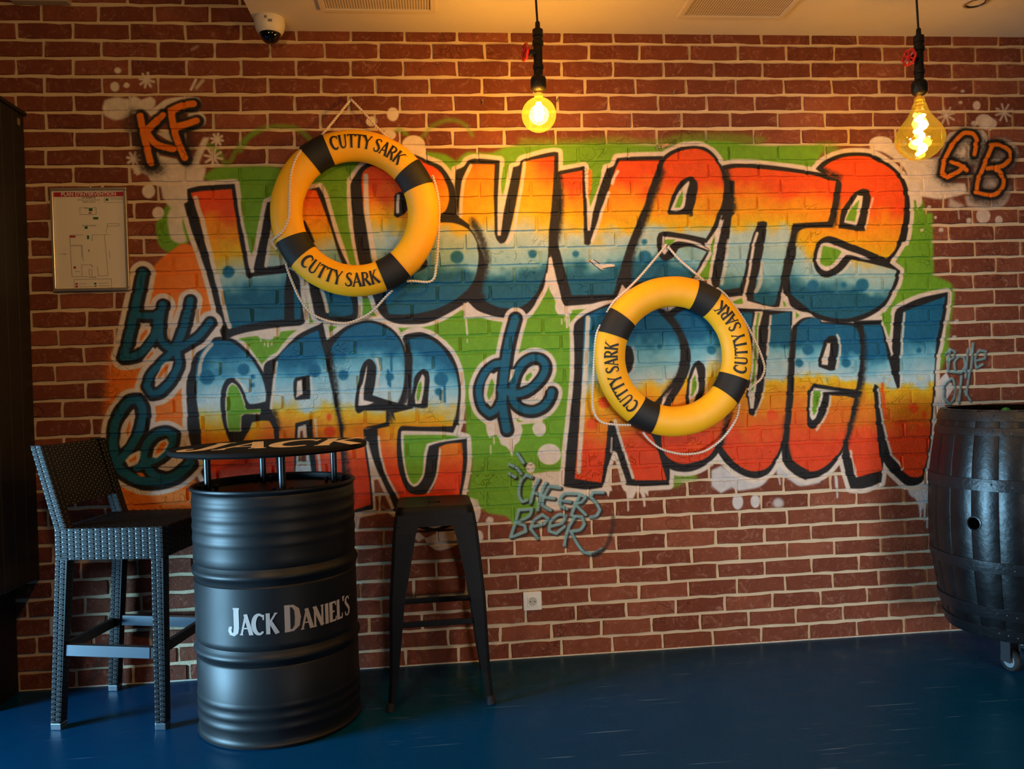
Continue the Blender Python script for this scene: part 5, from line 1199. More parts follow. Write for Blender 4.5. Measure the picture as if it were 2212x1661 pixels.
# ------------------------------------------------------------------ lettering: hand drawn roman capitals as ribbons
def glyphs():
    S = {}
    def st(*p): return list(p)
    arc = lambda cx, cy, rx, ry, a0, a1, n: [(cx+rx*math.cos(R_(a0+(a1-a0)*i/n)), cy+ry*math.sin(R_(a0+(a1-a0)*i/n))) for i in range(n+1)]
    serif = lambda x, y, w=.26, h=.05: ([(x-w/2, y), (x+w/2, y)], [h, h])
    def stem(x, w=.15, a=0, b=1): return ([(x, a), (x, b)], [w, w])
    n = 14
    S['C'] = (.80, [(arc(.42, .5, .35, .47, 48, 312, n), [.07+.11*math.sin(math.pi*i/n) for i in range(n+1)]), ([(.68, .70), (.70, .95)], [.05, .05])])
    S['U'] = (.84, [([(.15, 1), (.15, .34)]+arc(.40, .30, .25, .27, 190, 350, 8)+[(.65, .34), (.65, 1)], [.15, .15, .13, .12, .11, .10, .09, .08, .08, .08, .08, .08, .08]), serif(.15, .975), serif(.65, .975, .22)])
    S['T'] = (.76, [stem(.37), ([(.02, .95), (.72, .95)], [.09, .09]), ([(.04, .95), (.01, .78)], [.06, .03]), ([(.70, .95), (.73, .78)], [.06, .03]), serif(.37, .025)])
    S['Y'] = (.74, [([(.05, 1), (.38, .46)], [.16, .13]), ([(.69, 1), (.38, .46)], [.07, .07]), stem(.38, .14, 0, .5), serif(.08, .975, .24), serif(.67, .975, .2), serif(.38, .025)])
    sp = [(.57, .80), (.50, .94), (.32, .96), (.15, .86), (.14, .70), (.28, .57), (.46, .44), (.57, .30), (.52, .10), (.33, .03), (.13, .07), (.06, .24)]
    S['S'] = (.68, [(sp, [.06, .07, .09, .12, .14, .15, .15, .14, .12, .09, .07, .06])])
    S['A'] = (.80, [([(.07, 0), (.40, 1)], [.07, .08]), ([(.36, 1), (.71, 0)], [.15, .16]), ([(.18, .32), (.58, .32)], [.06, .06]), serif(.08, .025, .22), serif(.70, .025, .28)])
    S['R'] = (.80, [stem(.16), ([(.16, .955), (.42, .955), (.58, .86), (.60, .72), (.56, .58), (.42, .49), (.16, .49)], [.07, .08, .12, .14, .12, .08, .07]), ([(.36, .5), (.72, 0)], [.14, .17]), serif(.16, .025), serif(.14, .975, .24)])
    S['K'] = (.80, [stem(.16), ([(.66, 1), (.2, .47)], [.07, .07]), ([(.30, .60), (.73, 0)], [.14, .17]), serif(.16, .025), serif(.16, .975), serif(.65, .975, .2)])
    S['J'] = (.66, [([(.46, 1), (.46, .26), (.42, .09), (.30, .01), (.16, .03), (.09, .14), (.12, .26), (.22, .28)], [.17, .17, .16, .13, .11, .11, .10, .07]), serif(.46, .975, .34)])
    S['D'] = (.82, [stem(.16, .16), ([(.16, .955), (.42, .95), (.62, .80), (.67, .5), (.62, .2), (.42, .05), (.16, .045)], [.07, .09, .15, .18, .15, .09, .07]), serif(.14, .975, .24), serif(.14, .025, .24)])
    S['N'] = (.84, [stem(.14, .08), ([(.12, 1), (.68, 0)], [.16, .16]), stem(.68, .08), serif(.14, .025, .22), serif(.12, .975, .24), serif(.68, .975, .22)])
    S['I'] = (.38, [stem(.19, .16), serif(.19, .025), serif(.19, .975)])
    S['E'] = (.66, [stem(.16, .16), ([(.12, .955), (.58, .955)], [.09, .09]), ([(.12, .5), (.46, .5)], [.08, .08]), ([(.12, .045), (.60, .045)], [.09, .09]), ([(.56, .955), (.58, .78)], [.06, .04]), ([(.58, .045), (.61, .24)], [.06, .04])])
    S['L'] = (.62, [stem(.16, .16), ([(.12, .045), (.56, .045)], [.09, .09]), ([(.54, .045), (.58, .26)], [.07, .04]), serif(.16, .975)])
    S["'"] = (.22, [([(.10, 1.08), (.08, .82)], [.15, .04])])
    S[' '] = (.34, [])
    S['.'] = (.12, [([(.03, .98), (.08, .98)], [.05, .05])])
    return S


GLY = glyphs()


def ribbon_text(text, cap, squeeze=1.0, big=None, fine=.012):
    """quads (2D) of a line of text that starts at x = 0, baseline 0; letters in big are drawn 'cap', others smaller"""
    letters = []; x = 0.0
    for i, ch in enumerate(text):
        quads = []
        k = cap if big is None or i in big else cap*.77
        adv, strokes = GLY[ch]
        for pts, ws in strokes:
            P = [Vector((p[0]*k*squeeze+x, p[1]*k)) for p in pts]
            W = [w*k*(squeeze*.5+.5)*.58+k*.006 for w in ws]
            L, R = [], []
            for j, q in enumerate(P):
                t = (P[min(j+1, len(P)-1)]-P[max(j-1, 0)]).normalized(); nrm = Vector((-t.y, t.x))
                L.append(q+nrm*W[j]); R.append(q-nrm*W[j])
            for j in range(len(P)-1):
                m_ = max(1, int((P[j+1]-P[j]).length/fine))
                for s in range(m_):
                    a, b = s/m_, (s+1)/m_
                    quads.append((L[j].lerp(L[j+1], a), R[j].lerp(R[j+1], a), R[j].lerp(R[j+1], b), L[j].lerp(L[j+1], b)))
        x += adv*k*squeeze
        if quads: letters.append(quads)
    return letters, x


def text_parts(letters, fn, mt, parent):
    for quads in letters:
        b = MB()
        for i, q in enumerate(quads):
            b.add([fn(p.x, p.y, 2e-5*(i % 7)) for p in q], [(0, 1, 2, 3)])
        tag(b.build('letter', mt, parent), kind='stuff' if len(quads) < 2 else None)


# ------------------------------------------------------------------ lifebuoys
BUOY = mat('lifebuoy_cover', (255, 180, 12), .55, var=.06, scale=5, bump=.25, bscale=9)
BAND = mat('black_tape', (16, 15, 15), .6, var=.2, scale=60, bump=.2, bscale=300)
INK = mat('black_print', (22, 20, 20), .6)
ROPE = mat('white_rope', (226, 206, 186), .8, var=.15, scale=90)
STEEL = mat('galvanised_steel', (170, 165, 158), .35, .9, var=.1)
TR, TA, TB = .286, .0665, .052      # ring radius, half width, half depth


def torus_pt(cx, cy, cz, th, v, off=0.0):
    ph = v/TA
    rr = TR+(TA+off)*math.sin(ph); d = (TB+off)*math.cos(ph)
    return Vector((cx+rr*math.cos(th), cy-d, cz+rr*math.sin(th)))


def ring(cx, cy, cz, a0, a1, n, m_=28, off=0.0, wob=0.0):
    b = MB(); full = a1-a0 > 6.28
    k = n if full else n+1
    vs_ = []
    for i in range(k):
        th = a0+(a1-a0)*i/n
        w = wob*(math.sin(7*th+cx*9)+.7*math.sin(17*th+1.3)+.5*math.sin(31*th)) if wob else 0
        for j in range(m_):
            ph = 2*math.pi*j/m_
            rr = TR+(TA+off+w*math.cos(3*ph+th*5))*math.sin(ph); d = (TB+off+w)*math.cos(ph)
            vs_.append((cx+rr*math.cos(th), cy-d, cz+rr*math.sin(th)))
    fs = [(i*m_+j, i*m_+(j+1) % m_, ((i+1) % k)*m_+(j+1) % m_, ((i+1) % k)*m_+j) for i in range(n if full else n) for j in range(m_) if full or i+1 < k]
    return b.add(vs_, fs)


def lifebuoy(label, c, rot, ropes, hook):
    cx, cy, cz = c
    t = thing('lifebuoy', label, 'lifebuoy', (cx, cy, cz), 0, 'orange lifebuoys hung on the painted wall')
    rel = lambda p: (p[0]-cx, p[1]-cy, p[2]-cz)
    ring(0, 0, 0, 0, 2*math.pi, 144, 36, 0, .0005).build('ring', BUOY, t, True)
    for k in range(4):
        a = R_(30+90*k+rot)
        ring(0, 0, 0, a-R_(9.3), a+R_(9.3), 10, 36, .0022).build('band', BAND, t, True)
        # stitched flap that holds the rope on the rim
        MB().bar(((TR+TA-.004)*math.cos(a-R_(9)), -.004, (TR+TA-.004)*math.sin(a-R_(9))), ((TR+TA-.004)*math.cos(a+R_(9)), -.004, (TR+TA-.004)*math.sin(a+R_(9))), .026, .014, (math.cos(a), 0, math.sin(a))).build('rope_loop', BAND, t, bevel=.003)
    cap = .058
    for th_c, inward in ((76+rot, False), (256+rot, True)):
        q, wdt = ribbon_text('CUTTY SARK.', cap, .80)
        rad = TR+.028 if not inward else TR+.010
        def fn(x, y, e):
            if inward: return torus_pt(0, 0, 0, R_(th_c)+(x-wdt/2)/rad, (.012-(y-cap*.1)+.012)-(-.0), .0024+e)
            return torus_pt(0, 0, 0, R_(th_c)-(x-wdt/2)/rad, y-.022, .0024+e)
        text_parts(q, fn, INK, t)
    for pts in ropes:
        P = catmull([rel(p) for p in pts], 12)
        # resample evenly
        out = [P[0]]
        for p in P[1:]:
            while (p-out[-1]).length > .0045: out.append(out[-1]+(p-out[-1]).normalized()*.0045)
        MB().tube(out, .0050, 9, True, 180, 3).build('rope', ROPE, t, True)
    hk = MB().tube(catmull([(hook[0], .004, hook[1]), (hook[0], -.028, hook[1]), (hook[0], -.036, hook[1]+.004), (hook[0], -.038, hook[1]+.018)], 5), .0022, 8)
    o = hk.build('wall_hook', STEEL, None, True)
    return t, o


ROPES1 = [[(-0.450, -0.060, 2.270), (-0.401, -0.048, 2.332), (-0.352, -0.038, 2.396), (-0.318, -0.030, 2.440), (-0.312, -0.030, 2.439), (-0.265, -0.034, 2.388), (-0.208, -0.038, 2.321), (-0.152, -0.030, 2.268), (-0.089, -0.020, 2.211), (-0.046, -0.020, 2.173)],
          [(-0.493, -0.062, 2.239), (-0.512, -0.092, 2.216), (-0.538, -0.114, 2.174), (-0.562, -0.119, 2.106), (-0.570, -0.120, 2.019), (-0.575, -0.120, 1.934), (-0.592, -0.116, 1.887), (-0.614, -0.114, 1.859), (-0.638, -0.098, 1.847), (-0.656, -0.075, 1.836), (-0.651, -0.066, 1.818), (-0.637, -0.060, 1.801)],
          [(-0.607, -0.055, 1.747), (-0.600, -0.050, 1.714), (-0.582, -0.045, 1.660), (-0.556, -0.040, 1.597), (-0.512, -0.034, 1.536), (-0.450, -0.030, 1.503), (-0.377, -0.030, 1.489), (-0.314, -0.030, 1.504), (-0.254, -0.034, 1.538), (-0.203, -0.040, 1.589), (-0.164, -0.050, 1.625)],
          [(-0.106, -0.055, 1.660), (-0.072, -0.050, 1.660), (-0.013, -0.045, 1.656), (0.013, -0.045, 1.673), (0.022, -0.045, 1.717), (0.031, -0.045, 1.792), (0.037, -0.048, 1.861), (0.044, -0.055, 1.949), (0.042, -0.060, 2.007), (0.032, -0.062, 2.066), (0.019, -0.060, 2.110)]]
ROPES2 = [[(0.758, -0.060, 1.505), (0.792, -0.062, 1.554), (0.845, -0.060, 1.598), (0.909, -0.045, 1.655), (0.976, -0.036, 1.726), (1.038, -0.030, 1.794), (1.045, -0.030, 1.796), (1.092, -0.034, 1.739), (1.141, -0.040, 1.692), (1.202, -0.055, 1.633)],
          [(0.727, -0.060, 1.451), (0.707, -0.060, 1.405), (0.697, -0.055, 1.315), (0.688, -0.050, 1.194), (0.684, -0.045, 1.113), (0.693, -0.045, 1.062), (0.723, -0.045, 1.026), (0.783, -0.050, 1.014), (0.851, -0.060, 1.010)],
          [(0.901, -0.060, 0.976), (0.930, -0.050, 0.941), (0.978, -0.045, 0.902), (1.041, -0.040, 0.879), (1.104, -0.040, 0.870), (1.178, -0.040, 0.879), (1.243, -0.040, 0.914), (1.296, -0.045, 0.968), (1.332, -0.050, 1.029), (1.342, -0.058, 1.090)],
          [(1.379, -0.060, 1.146), (1.411, -0.055, 1.166), (1.448, -0.050, 1.194), (1.465, -0.048, 1.230), (1.464, -0.048, 1.261), (1.444, -0.050, 1.320), (1.420, -0.050, 1.376), (1.404, -0.040, 1.418), (1.375, -0.020, 1.483), (1.314, -0.020, 1.567), (1.259, -0.050, 1.602)]]
HOOK1, HOOK2 = (-0.316, 2.436), (1.043, 1.792)

b1, h1 = lifebuoy('orange lifebuoy on the upper left of the mural, lettering upright along its top', (-.310, -.063, 1.950), 0, ROPES1, HOOK1)
tag(h1, 'small steel wall hook carrying the upper left lifebuoy', 'hook', 'steel hooks of the lifebuoys')
b2, h2 = lifebuoy('orange lifebuoy on the lower right of the mural, lettering running up its sides', (1.050, -.063, 1.304), 121, ROPES2, HOOK2)
tag(h2, 'small steel wall hook carrying the lower right lifebuoy', 'hook', 'steel hooks of the lifebuoys')

# ------------------------------------------------------------------ pendant lamps
IRON = mat('black_iron_pipe', (24, 22, 21), .5, .6, var=.3, scale=30, bump=.25, bscale=90)
CORD = mat('black_cord', (14, 13, 13), .8)
REDV = mat('red_enamel', (190, 22, 18), .3, 0, var=.1, coat=.4)
AMBER = glass('amber_glass', (1.0, .80, .28), .12, .6, (1.0, .55, .03))
AMBER2 = glass('amber_glass_pear', (.92, .72, .22), .16, .16, (1.0, .58, .03))
FILA = emit('filament', (1.0, .66, .22), 70)
BRASS = mat('brass_cap', (190, 140, 60), .35, .9)
BULB_COL = (1.0, .53, .12)


def pendant(label, x, y, ztop, zbulb, rb, shape, power, valve_deg, tilt):
    t = thing('pendant_lamp', label, 'lamp', (x, y, zbulb), 0, 'bare bulb pendants hanging from pipe fittings')
    zn = ztop-zbulb                      # neck of the bulb above its centre
    def c(a): return Matrix.Rotation(R_(tilt), 4, 'Y') @ Vector(a)
    MB().cyl(c((0, 0, zn+.245)), (0, 0, CEIL-zbulb+.004), .0042, n=10).build('cord', CORD, t, True)
    M = Matrix.Rotation(R_(tilt), 3, 'Y')
    prof = [(.006, .262), (.009, .258), (.010, .232), (.020, .230), (.0205, .205), (.018, .203), (.018, .190), (.0215, .187), (.0215, .172), (.017, .170), (.017, .098), (.0205, .096), (.0205, .082), (.017, .080), (.0175, .058), (.027, .050), (.030, .040), (.030, .012), (.0265, .004), (.022, 0), (.016, -.004)]
    MB().lathe([(r, z+zn) for r, z in prof], 24, M=M).build('pipe_fitting', IRON, t, True)
    d = Vector((math.cos(R_(valve_deg)), math.sin(R_(valve_deg)), 0))
    zc = zn+.14
    MB().cyl(c(Vector((0, 0, zc))+d*.012), c(Vector((0, 0, zc))+d*.036), .014, .012, 16).cyl(c(Vector((0, 0, zc))+d*.036), c(Vector((0, 0, zc))+d*.056), .005, n=10).build('valve_stem', IRON, t, True)
    v = MB()
    S = d.cross(Vector((0, 0, 1))); U = Vector((0, 0, 1)); o_ = Vector((0, 0, zc))+d*.053
    rim = [c(o_+(.029*(1+.07*math.cos(6*q)))*(math.cos(q)*S+math.sin(q)*U)) for q in [2*math.pi*i/48 for i in range(49)]]
    v.tube(rim, .0048, 8, False)
    for i in range(6):
        q = 2*math.pi*(i+.5)/6
        v.tube([c(o_), c(o_+.028*(math.cos(q)*S+math.sin(q)*U))], .0036, 6)
    v.cyl(c(o_-d*.006), c(o_+d*.007), .008, n=12)
    v.build('valve_wheel', REDV, t, True)
    MB().cyl(c((0, 0, zn-.001)), c((0, 0, zn-.022)), .0145, .0135, 20).build('screw_cap', BRASS, t, True)
    if shape == 'globe':
        pr = [(.014, zn-.010), (.0165, zn-.02), (.0175, zn-.032)]
        a0 = math.asin(.02/rb)
        pr += [(rb*math.sin(a0+(math.pi-a0)*i/28), rb*math.cos(a0+(math.pi-a0)*i/28)) for i in range(29)]
    else:
        pr = [(.016, zn-.010), (.0205, zn-.024), (.0225, zn-.045), (.025, .112), (.031, .090), (.043, .066), (.060, .043), (.077, .020), (.088, -.001), (.0925, -.022), (.090, -.043), (.079, -.066), (.062, -.085), (.042, -.099), (.021, -.107), (.0, -.110)]
        pr = [(max(0, r), z) for r, z in pr]
    MB().lathe(pr, 48, M=M).build('bulb', AMBER if shape == 'globe' else AMBER2, t, True)
    fl_ = MB()
    if shape == 'globe':
        for i in range(6):
            q = math.pi*i/3
            fl_.tube([c((.006*math.cos(q), .006*math.sin(q), .046)), c((.017*math.cos(q), .017*math.sin(q), .008)), c((.012*math.cos(q), .012*math.sin(q), -.022))], .0042, 7)
    else:
        hx = [c(((.017*math.cos(q*3.6)+.008*math.sin(q*1.3)), .017*math.sin(q*3.6), .070-.155*q/6.0)) for q in [6.0*i/90 for i in range(91)]]
        fl_.tube(hx, .0080, 8); fl_.tube([c((0, 0, .068)), c((.004, 0, 0)), c((-.002, 0, -.082))], .0075, 8)
    fl_.build('filament', FILA, t, True)
    MB().tube([c((0, 0, zn-.02)), c((0, 0, zn-.05)), c((0, 0, .05))], [.006, .005, .003], 10).build('filament_stalk', glass('clear_stalk', (.98, .95, .85), .15), t, True)
    l = bpy.data.lights.new('bulb_light', 'POINT'); l.energy = power; l.color = BULB_COL; l.shadow_soft_size = .045
    lo = bpy.data.objects.new('bulb_light', l); COL.objects.link(lo); lo.parent = t; lo.location = (0, 0, 0)
    return t


pendant('pendant lamp with a round amber globe bulb, left of the two', .425, -.50, 2.312, 2.2215, .065, 'globe', 18.5, 195, 1.0)
pendant('pendant lamp with a large pear-shaped amber bulb, right of the two', 1.943, -.50, 2.300, 2.150, .09, 'pear', 6, 197, 1.0)

# ------------------------------------------------------------------ ceiling fittings
GRILL = mat('white_panel_paint', (206, 192, 176), .7, var=.04)


def perforated():
    mt = bpy.data.materials.new('perforated_sheet'); mt.use_nodes = True
    nt = mt.node_tree; N = nt.nodes; Lk = nt.links; p = N['Principled BSDF']
    tc = N.new('ShaderNodeTexCoord')
    vor = N.new('ShaderNodeTexVoronoi'); vor.inputs['Scale'].default_value = 92; vor.inputs['Randomness'].default_value = 0; vor.voronoi_dimensions = '2D'
    Lk.new(tc.outputs['Object'], vor.inputs['Vector'])
    mr = N.new('ShaderNodeMapRange'); mr.inputs['From Min'].default_value = .24; mr.inputs['From Max'].default_value = .34
    Lk.new(vor.outputs['Distance'], mr.inputs['Value'])
    mx = N.new('ShaderNodeMix'); mx.data_type = 'RGBA'; Lk.new(mr.outputs['Result'], mx.inputs['Factor'])
    mx.inputs['A'].default_value = (*srgb((44, 36, 32)), 1); mx.inputs['B'].default_value = (*srgb((206, 192, 176)), 1)
    Lk.new(mx.outputs['Result'], p.inputs['Base Color']); p.inputs['Roughness'].default_value = .7
    return mt


PERF = perforated()
for x0, x1, y1, lab in ((-.408, .053, -.212, 'square perforated ceiling vent panel near the dome camera'), (1.071, 1.532, -.186, 'square perforated ceiling vent panel between the two pendant lamps')):
    t = thing('ceiling_vent', lab, 'ceiling vent', ((x0+x1)/2, y1-(x1-x0)/2, CEIL), 0, 'perforated ceiling vents')
    w = x1-x0; h = w/2
    MB().box((0, 0, -.003), (w-.044, w-.044, .004)).build('perforated_sheet', PERF, t)
    f = MB()
    for sx, sy, dx, dy in ((0, h-.011, w, .022), (0, -h+.011, w, .022), (h-.011, 0, .022, w-.044), (-h+.011, 0, .022, w-.044)): f.box((sx, sy, -.005), (dx, dy, .012))
    f.build('frame', GRILL, t, bevel=.0015)
t = thing('recessed_spotlight', 'small round recessed ceiling spotlight at the far right, switched off', 'spotlight', (2.309, -.341, CEIL))
MB().lathe([(.036, -.001), (.044, -.006), (.049, -.004), (.050, .004)], 32).build('bezel', mat('aluminium_bezel', (196, 178, 158), .4, .5), t, True)
MB().lathe([(.037, -.002), (.03, .012), (0.0, .02)], 24, c=(0, 0, -.004)).build('lens', mat('dark_lens', (60, 52, 46), .2, .3), t, True)

t = thing('dome_camera', 'white dome security camera with a black glass dome under the ceiling', 'security camera', (-.628, -.118, CEIL))
MB().lathe([(0, .003), (.060, .003), (.062, -.010), (.0605, -.030), (.056, -.046), (.049, -.058), (.044, -.062), (.040, -.060)], 40).build('housing', mat('white_plastic', (214, 206, 198), .45), t, True)
MB().lathe([(.043*math.cos(R_(a)), -.056-.045*math.sin(R_(a))) for a in range(0, 91, 9)], 40).build('dome', mat('black_dome', (6, 6, 7), .06, coat=.6), t, True)
MB().lathe([(.006, -.0010), (.006, .0010), (0, .0010)], 12, c=(-.005, -.0612, -.016), M=Matrix.Rotation(R_(90), 3, 'X')).box((.012, -.0600, -.030), (.016, .002, .010)).build('markings', mat('grey_print', (120, 112, 106), .6), t)

t = thing('wall_box', 'pale grey wall box cut off by the top left of the photo', 'box', (-1.566, -.02, 2.841))
MB().box((0, -.004, .06), (.224, .045, .12)).build('cover', mat('pale_grey_plastic', (168, 152, 130), .5), t, bevel=.004)
MB().box((.03, -.0275, .03), (.05, .004, .012)).build('badge', mat('badge_grey', (120, 105, 90), .5), t)

# ------------------------------------------------------------------ framed evacuation plan
t = thing('framed_plan', 'aluminium framed intervention plan with a red heading on the brick wall', 'notice', (-1.4075, -.006, 1.8655))
FW, FH = .3045, .4295
f = MB()
for x, z, dx, dz in ((0, FH/2-.006, FW, .012), (0, -FH/2+.006, FW, .012), (-FW/2+.006, 0, .012, FH-.024), (FW/2-.006, 0, .012, FH-.024)): f.box((x, -.007, z), (dx, .016, dz))
f.build('frame', mat('brushed_aluminium', (196, 184, 164), .32, .85), t, bevel=.002)
MB().box((0, -.004, 0), (FW-.016, .006, FH-.016)).build('sheet', mat('plan_paper', (244, 232, 212), .6), t)
YP = -.0074
MB().box((0, YP, .188), (.278, .0006, .019)).build('heading', mat('plan_red', (188, 26, 40), .5), t)


def font_part(txt, size, x, z, y, mt, parent, name, bold=0.0, align='CENTER'):
    cu = bpy.data.curves.new('t', 'FONT'); cu.body = txt; cu.size = size; cu.align_x = align; cu.align_y = 'CENTER'; cu.offset = bold; cu.fill_mode = 'FRONT'; cu.resolution_u = 3
    ob = bpy.data.objects.new('t', cu); COL.objects.link(ob)
    dg = bpy.context.evaluated_depsgraph_get()
    me = bpy.data.meshes.new_from_object(ob.evaluated_get(dg))
    bpy.data.objects.remove(ob)
    for v in me.vertices:
        a, b = v.co.x, v.co.y
        v.co = (x+a, y, z+b)
    me.materials.clear(); me.materials.append(mt)
    return link(name, me, parent)


PW = mat('plan_white', (236, 226, 214), .6); PK = mat('plan_ink', (52, 46, 42), .7)
font_part("PLAN D'INTERVENTION", .0205, 0, .188, YP-.0006, PW, t, 'heading_text', .0006)
font_part('LA RESERVE', .0105, 0, .1735, YP, PK, t, 'address_text', .0002)
font_part('87 Place du Vieux Marche', .0085, 0, .1645, YP, PK, t, 'address_text')
font_part('76000 ROUEN', .0085, 0, .156, YP, PK, t, 'address_text')
font_part('Sous-sol', .0085, -.004, .1305, YP, PK, t, 'caption'); font_part('Rez-de-chaussee', .0085, -.002, .0585, YP, PK, t, 'caption'); font_part('LEGENDE', .007, .004, -.157, YP, PK, t, 'caption')
PS = 1/3.95/485.0


def pp(X, Y): return ((X-779)*PS*1.012, (470-Y)*PS*1.015)        # drawing coordinates measured on the sheet


ln = MB()


def seg2(pts, w=.0009):
    for a, b in zip(pts, pts[1:]):
        p, q = pp(*a), pp(*b)
        ln.bar((p[0], YP, p[1]), (q[0], YP, q[1]), .0006, w, (-(q[1]-p[1]), 0, q[0]-p[0]))


for pts in ([(708, 220), (774, 220)], [(806, 220), (831, 220), (831, 274), (708, 274), (708, 220)], [(730, 433), (625, 433), (632, 760), (750, 760)], [(794, 433), (923, 433)], [(888, 433), (905, 752)], [(905, 757), (828, 757)],
            [(794, 433), (795, 478), (786, 478)], [(625, 513), (717, 513), (720, 640)], [(632, 520), (709, 520), (712, 610)], [(706, 668), (783, 668), (783, 685), (796, 685)], [(708, 668), (708, 757)], [(783, 705), (762, 705), (764, 757)], [(783, 757), (783, 705)], [(832, 757), (826, 685)],
            [(896, 143), (1058, 143), (1058, 180), (896, 180), (896, 143)], [(648, 782), (928, 782), (928, 880), (648, 880), (648, 782)], [(915, 365), (905, 390), (900, 420)], [(911, 349), (999, 349), (999, 367), (911, 367), (911, 349)], [(540, 580), (605, 580)], [(575, 575), (590, 590)], [(922, 560), (922, 620)],
            [(684, 817), (740, 817)], [(684, 839), (780, 839)], [(684, 860), (760, 860)], [(830, 815), (905, 815)], [(830, 836), (912, 836)], [(830, 857), (900, 857)], [(940, 150), (1040, 150)], [(940, 160), (1050, 160)], [(655, 720), (690, 720)]): seg2(pts)
tag(ln.build('plan_drawing', PK, t), kind='stuff')
ic = MB()
for X, Y, w, h in ((790, 236, 28, 24), (826, 304, 40, 18), (751, 376, 22, 20), (763, 452, 16, 30), (766, 557, 8, 14), (916, 159, 22, 18), (805, 817, 18, 14), (806, 837, 16, 8), (806, 858, 34, 14)):
    p = pp(X, Y); ic.box((p[0], YP-.0001, p[1]), (w*PS, .0006, h*PS))
ic.build('green_symbols', mat('plan_green', (32, 110, 52), .6), t).__setitem__('kind', 'stuff')
ic = MB()
for X, Y, w, h in ((648, 445, 42, 16), (785, 262, 22, 10), (655, 688, 18, 18), (664, 817, 16, 16), (664, 838, 20, 14)):
    p = pp(X, Y); ic.box((p[0], YP-.0001, p[1]), (w*PS, .0006, h*PS))
ic.build('red_symbols', mat('plan_symbol_red', (176, 42, 46), .6), t).__setitem__('kind', 'stuff')
MB().box((0, -.0105, 0), (FW-.022, .0015, FH-.022)).build('glazing', glass('picture_glass', (.97, .97, .97), .06), t)
MB().tube(catmull([(0.006, .0, FH/2-.002), (.006, -.003, FH/2+.004), (.006, -.002, FH/2+.008)], 4), .004, 8).build('hanger', STEEL, t, True)

# ------------------------------------------------------------------ sockets, nails, small bulb left on the wall
WPL = mat('white_socket_plastic', (218, 212, 200), .38, coat=.2); DARK = mat('dark_recess', (20, 18, 17), .7)


def socket(label, x, z):
    t = thing('wall_socket', label, 'socket', (x, -.006, z), 0, 'white wall sockets')
    MB().box((0, -.004, 0), (.0815, .009, .0815)).build('plate', WPL, t, bevel=.003)
    MB().box((0, -.0095, -.001), (.045, .003, .045)).build('insert', WPL, t, bevel=.001)
    M = Matrix.Rotation(R_(90), 3, 'X')
    MB().lathe([(.0205, .0112), (.0205, .0090), (.019, .0085), (.018, .0120)], 32, M=M, c=(0, -.0005, -.001)).lathe([(.0185, .0115), (0, .0115)], 32, M=M, c=(0, .0002, -.001)).build('well', mat('socket_well', (176, 170, 158), .5), t, True)
    for hx, hz, r in ((-.0095, 0, .0026), (.0095, 0, .0026)):
        MB().cyl((hx, -.0108, hz-.001), (hx, -.0125, hz-.001), r, n=12).build('contact_hole', DARK, t)
    MB().cyl((0, -.0108, .009), (0, -.0165, .009), .0024, n=12).build('earth_pin', STEEL, t, True)
    return t


socket('white wall socket low on the bricks to the right of the metal stool', .3955, .252)
socket('white wall socket half hidden behind the rear leg of the wicker chair', -1.5800, .2615)
NL = mat('steel_nail', (150, 140, 128), .4, .9)
for x, z, lab in ((.2455, 2.437, 'steel nail in the brick to the left of the globe bulb'), (.575, 2.445, 'steel nail in the mortar to the right of the globe bulb'), (1.0987, 2.4785, 'steel nail high on the bricks between the two lamps')):
    n = MB().cyl((x, .006, z), (x+.002, -.022, z+.003), .0022, n=10).cyl((x+.002, -.022, z+.003), (x+.002, -.024, z+.003), .0042, n=10).cyl((x+.002, -.021, z+.003), (x+.001, -.016, z-.012), .0016, n=8).build('nail', NL, None, True)
    tag(n, lab, 'nail', 'nails left in the wall')
t = thing('spare_bulb', 'small clear bulb on a painted wire hanging above the middle of the mural', 'bulb', (1.044, -.012, 2.238))
MB().lathe([(.006, .018), (.011, .012), (.0150, .0), (.0135, -.010), (.008, -.016), (0, -.018)], 24, c=(-.017, -.012, -.004), M=Matrix.Rotation(R_(74), 3, 'Y')).build('glass', glass('clear_bulb', (.97, .95, .9), .22), t, True)
MB().cyl((-.001, -.012, .000), (.022, -.012, .008), .0078, .0062, 14).cyl((-.003, -.012, -.001), (.001, -.012, .0005), .0092, n=14).build('holder', mat('painted_holder', (196, 160, 120), .6), t, True)
MB().tube(catmull([(.022, -.012, .008), (.032, -.010, .016), (.043, -.008, .019), (.050, -.004, .030), (.060, .004, .034)], 6), .0026, 8).build('wire', mat('green_overspray', (84, 110, 30), .7), t, True)

# ------------------------------------------------------------------ drum table
DRUM = mat('black_drum_paint', (17, 18, 21), .47, .1, var=.25, scale=8, rgh_var=.06, spec=.42)
DTOP = mat('black_table_lacquer', (24, 20, 18), .75, var=.15, scale=7)
DTOP.node_tree.nodes['Principled BSDF'].inputs['Specular IOR Level'].default_value = .12
TLET = mat('cream_lettering', (240, 222, 210), .85, spec=.1)
LETTER = mat('silver_lettering', (176, 166, 160), .5, var=.05)
DX, DY, DR, DH = -.608, -.45, .289, .878
t = thing('drum_table', 'black steel drum table with pale lettering, between the wicker chair and the stool', 'table', (DX, DY, 0))
pr = [(.0, .004), (DR-.012, .004), (DR-.004, .0), (DR+.004, .004), (DR+.005, .012), (DR-.001, .018), (DR-.003, .03)]


def rib(z, h, d, n=8): return [(DR+d*math.sin(math.pi*i/n)**1.3 if 0 < i < n else DR-.0, z-h/2+h*i/n) for i in range(n+1)]


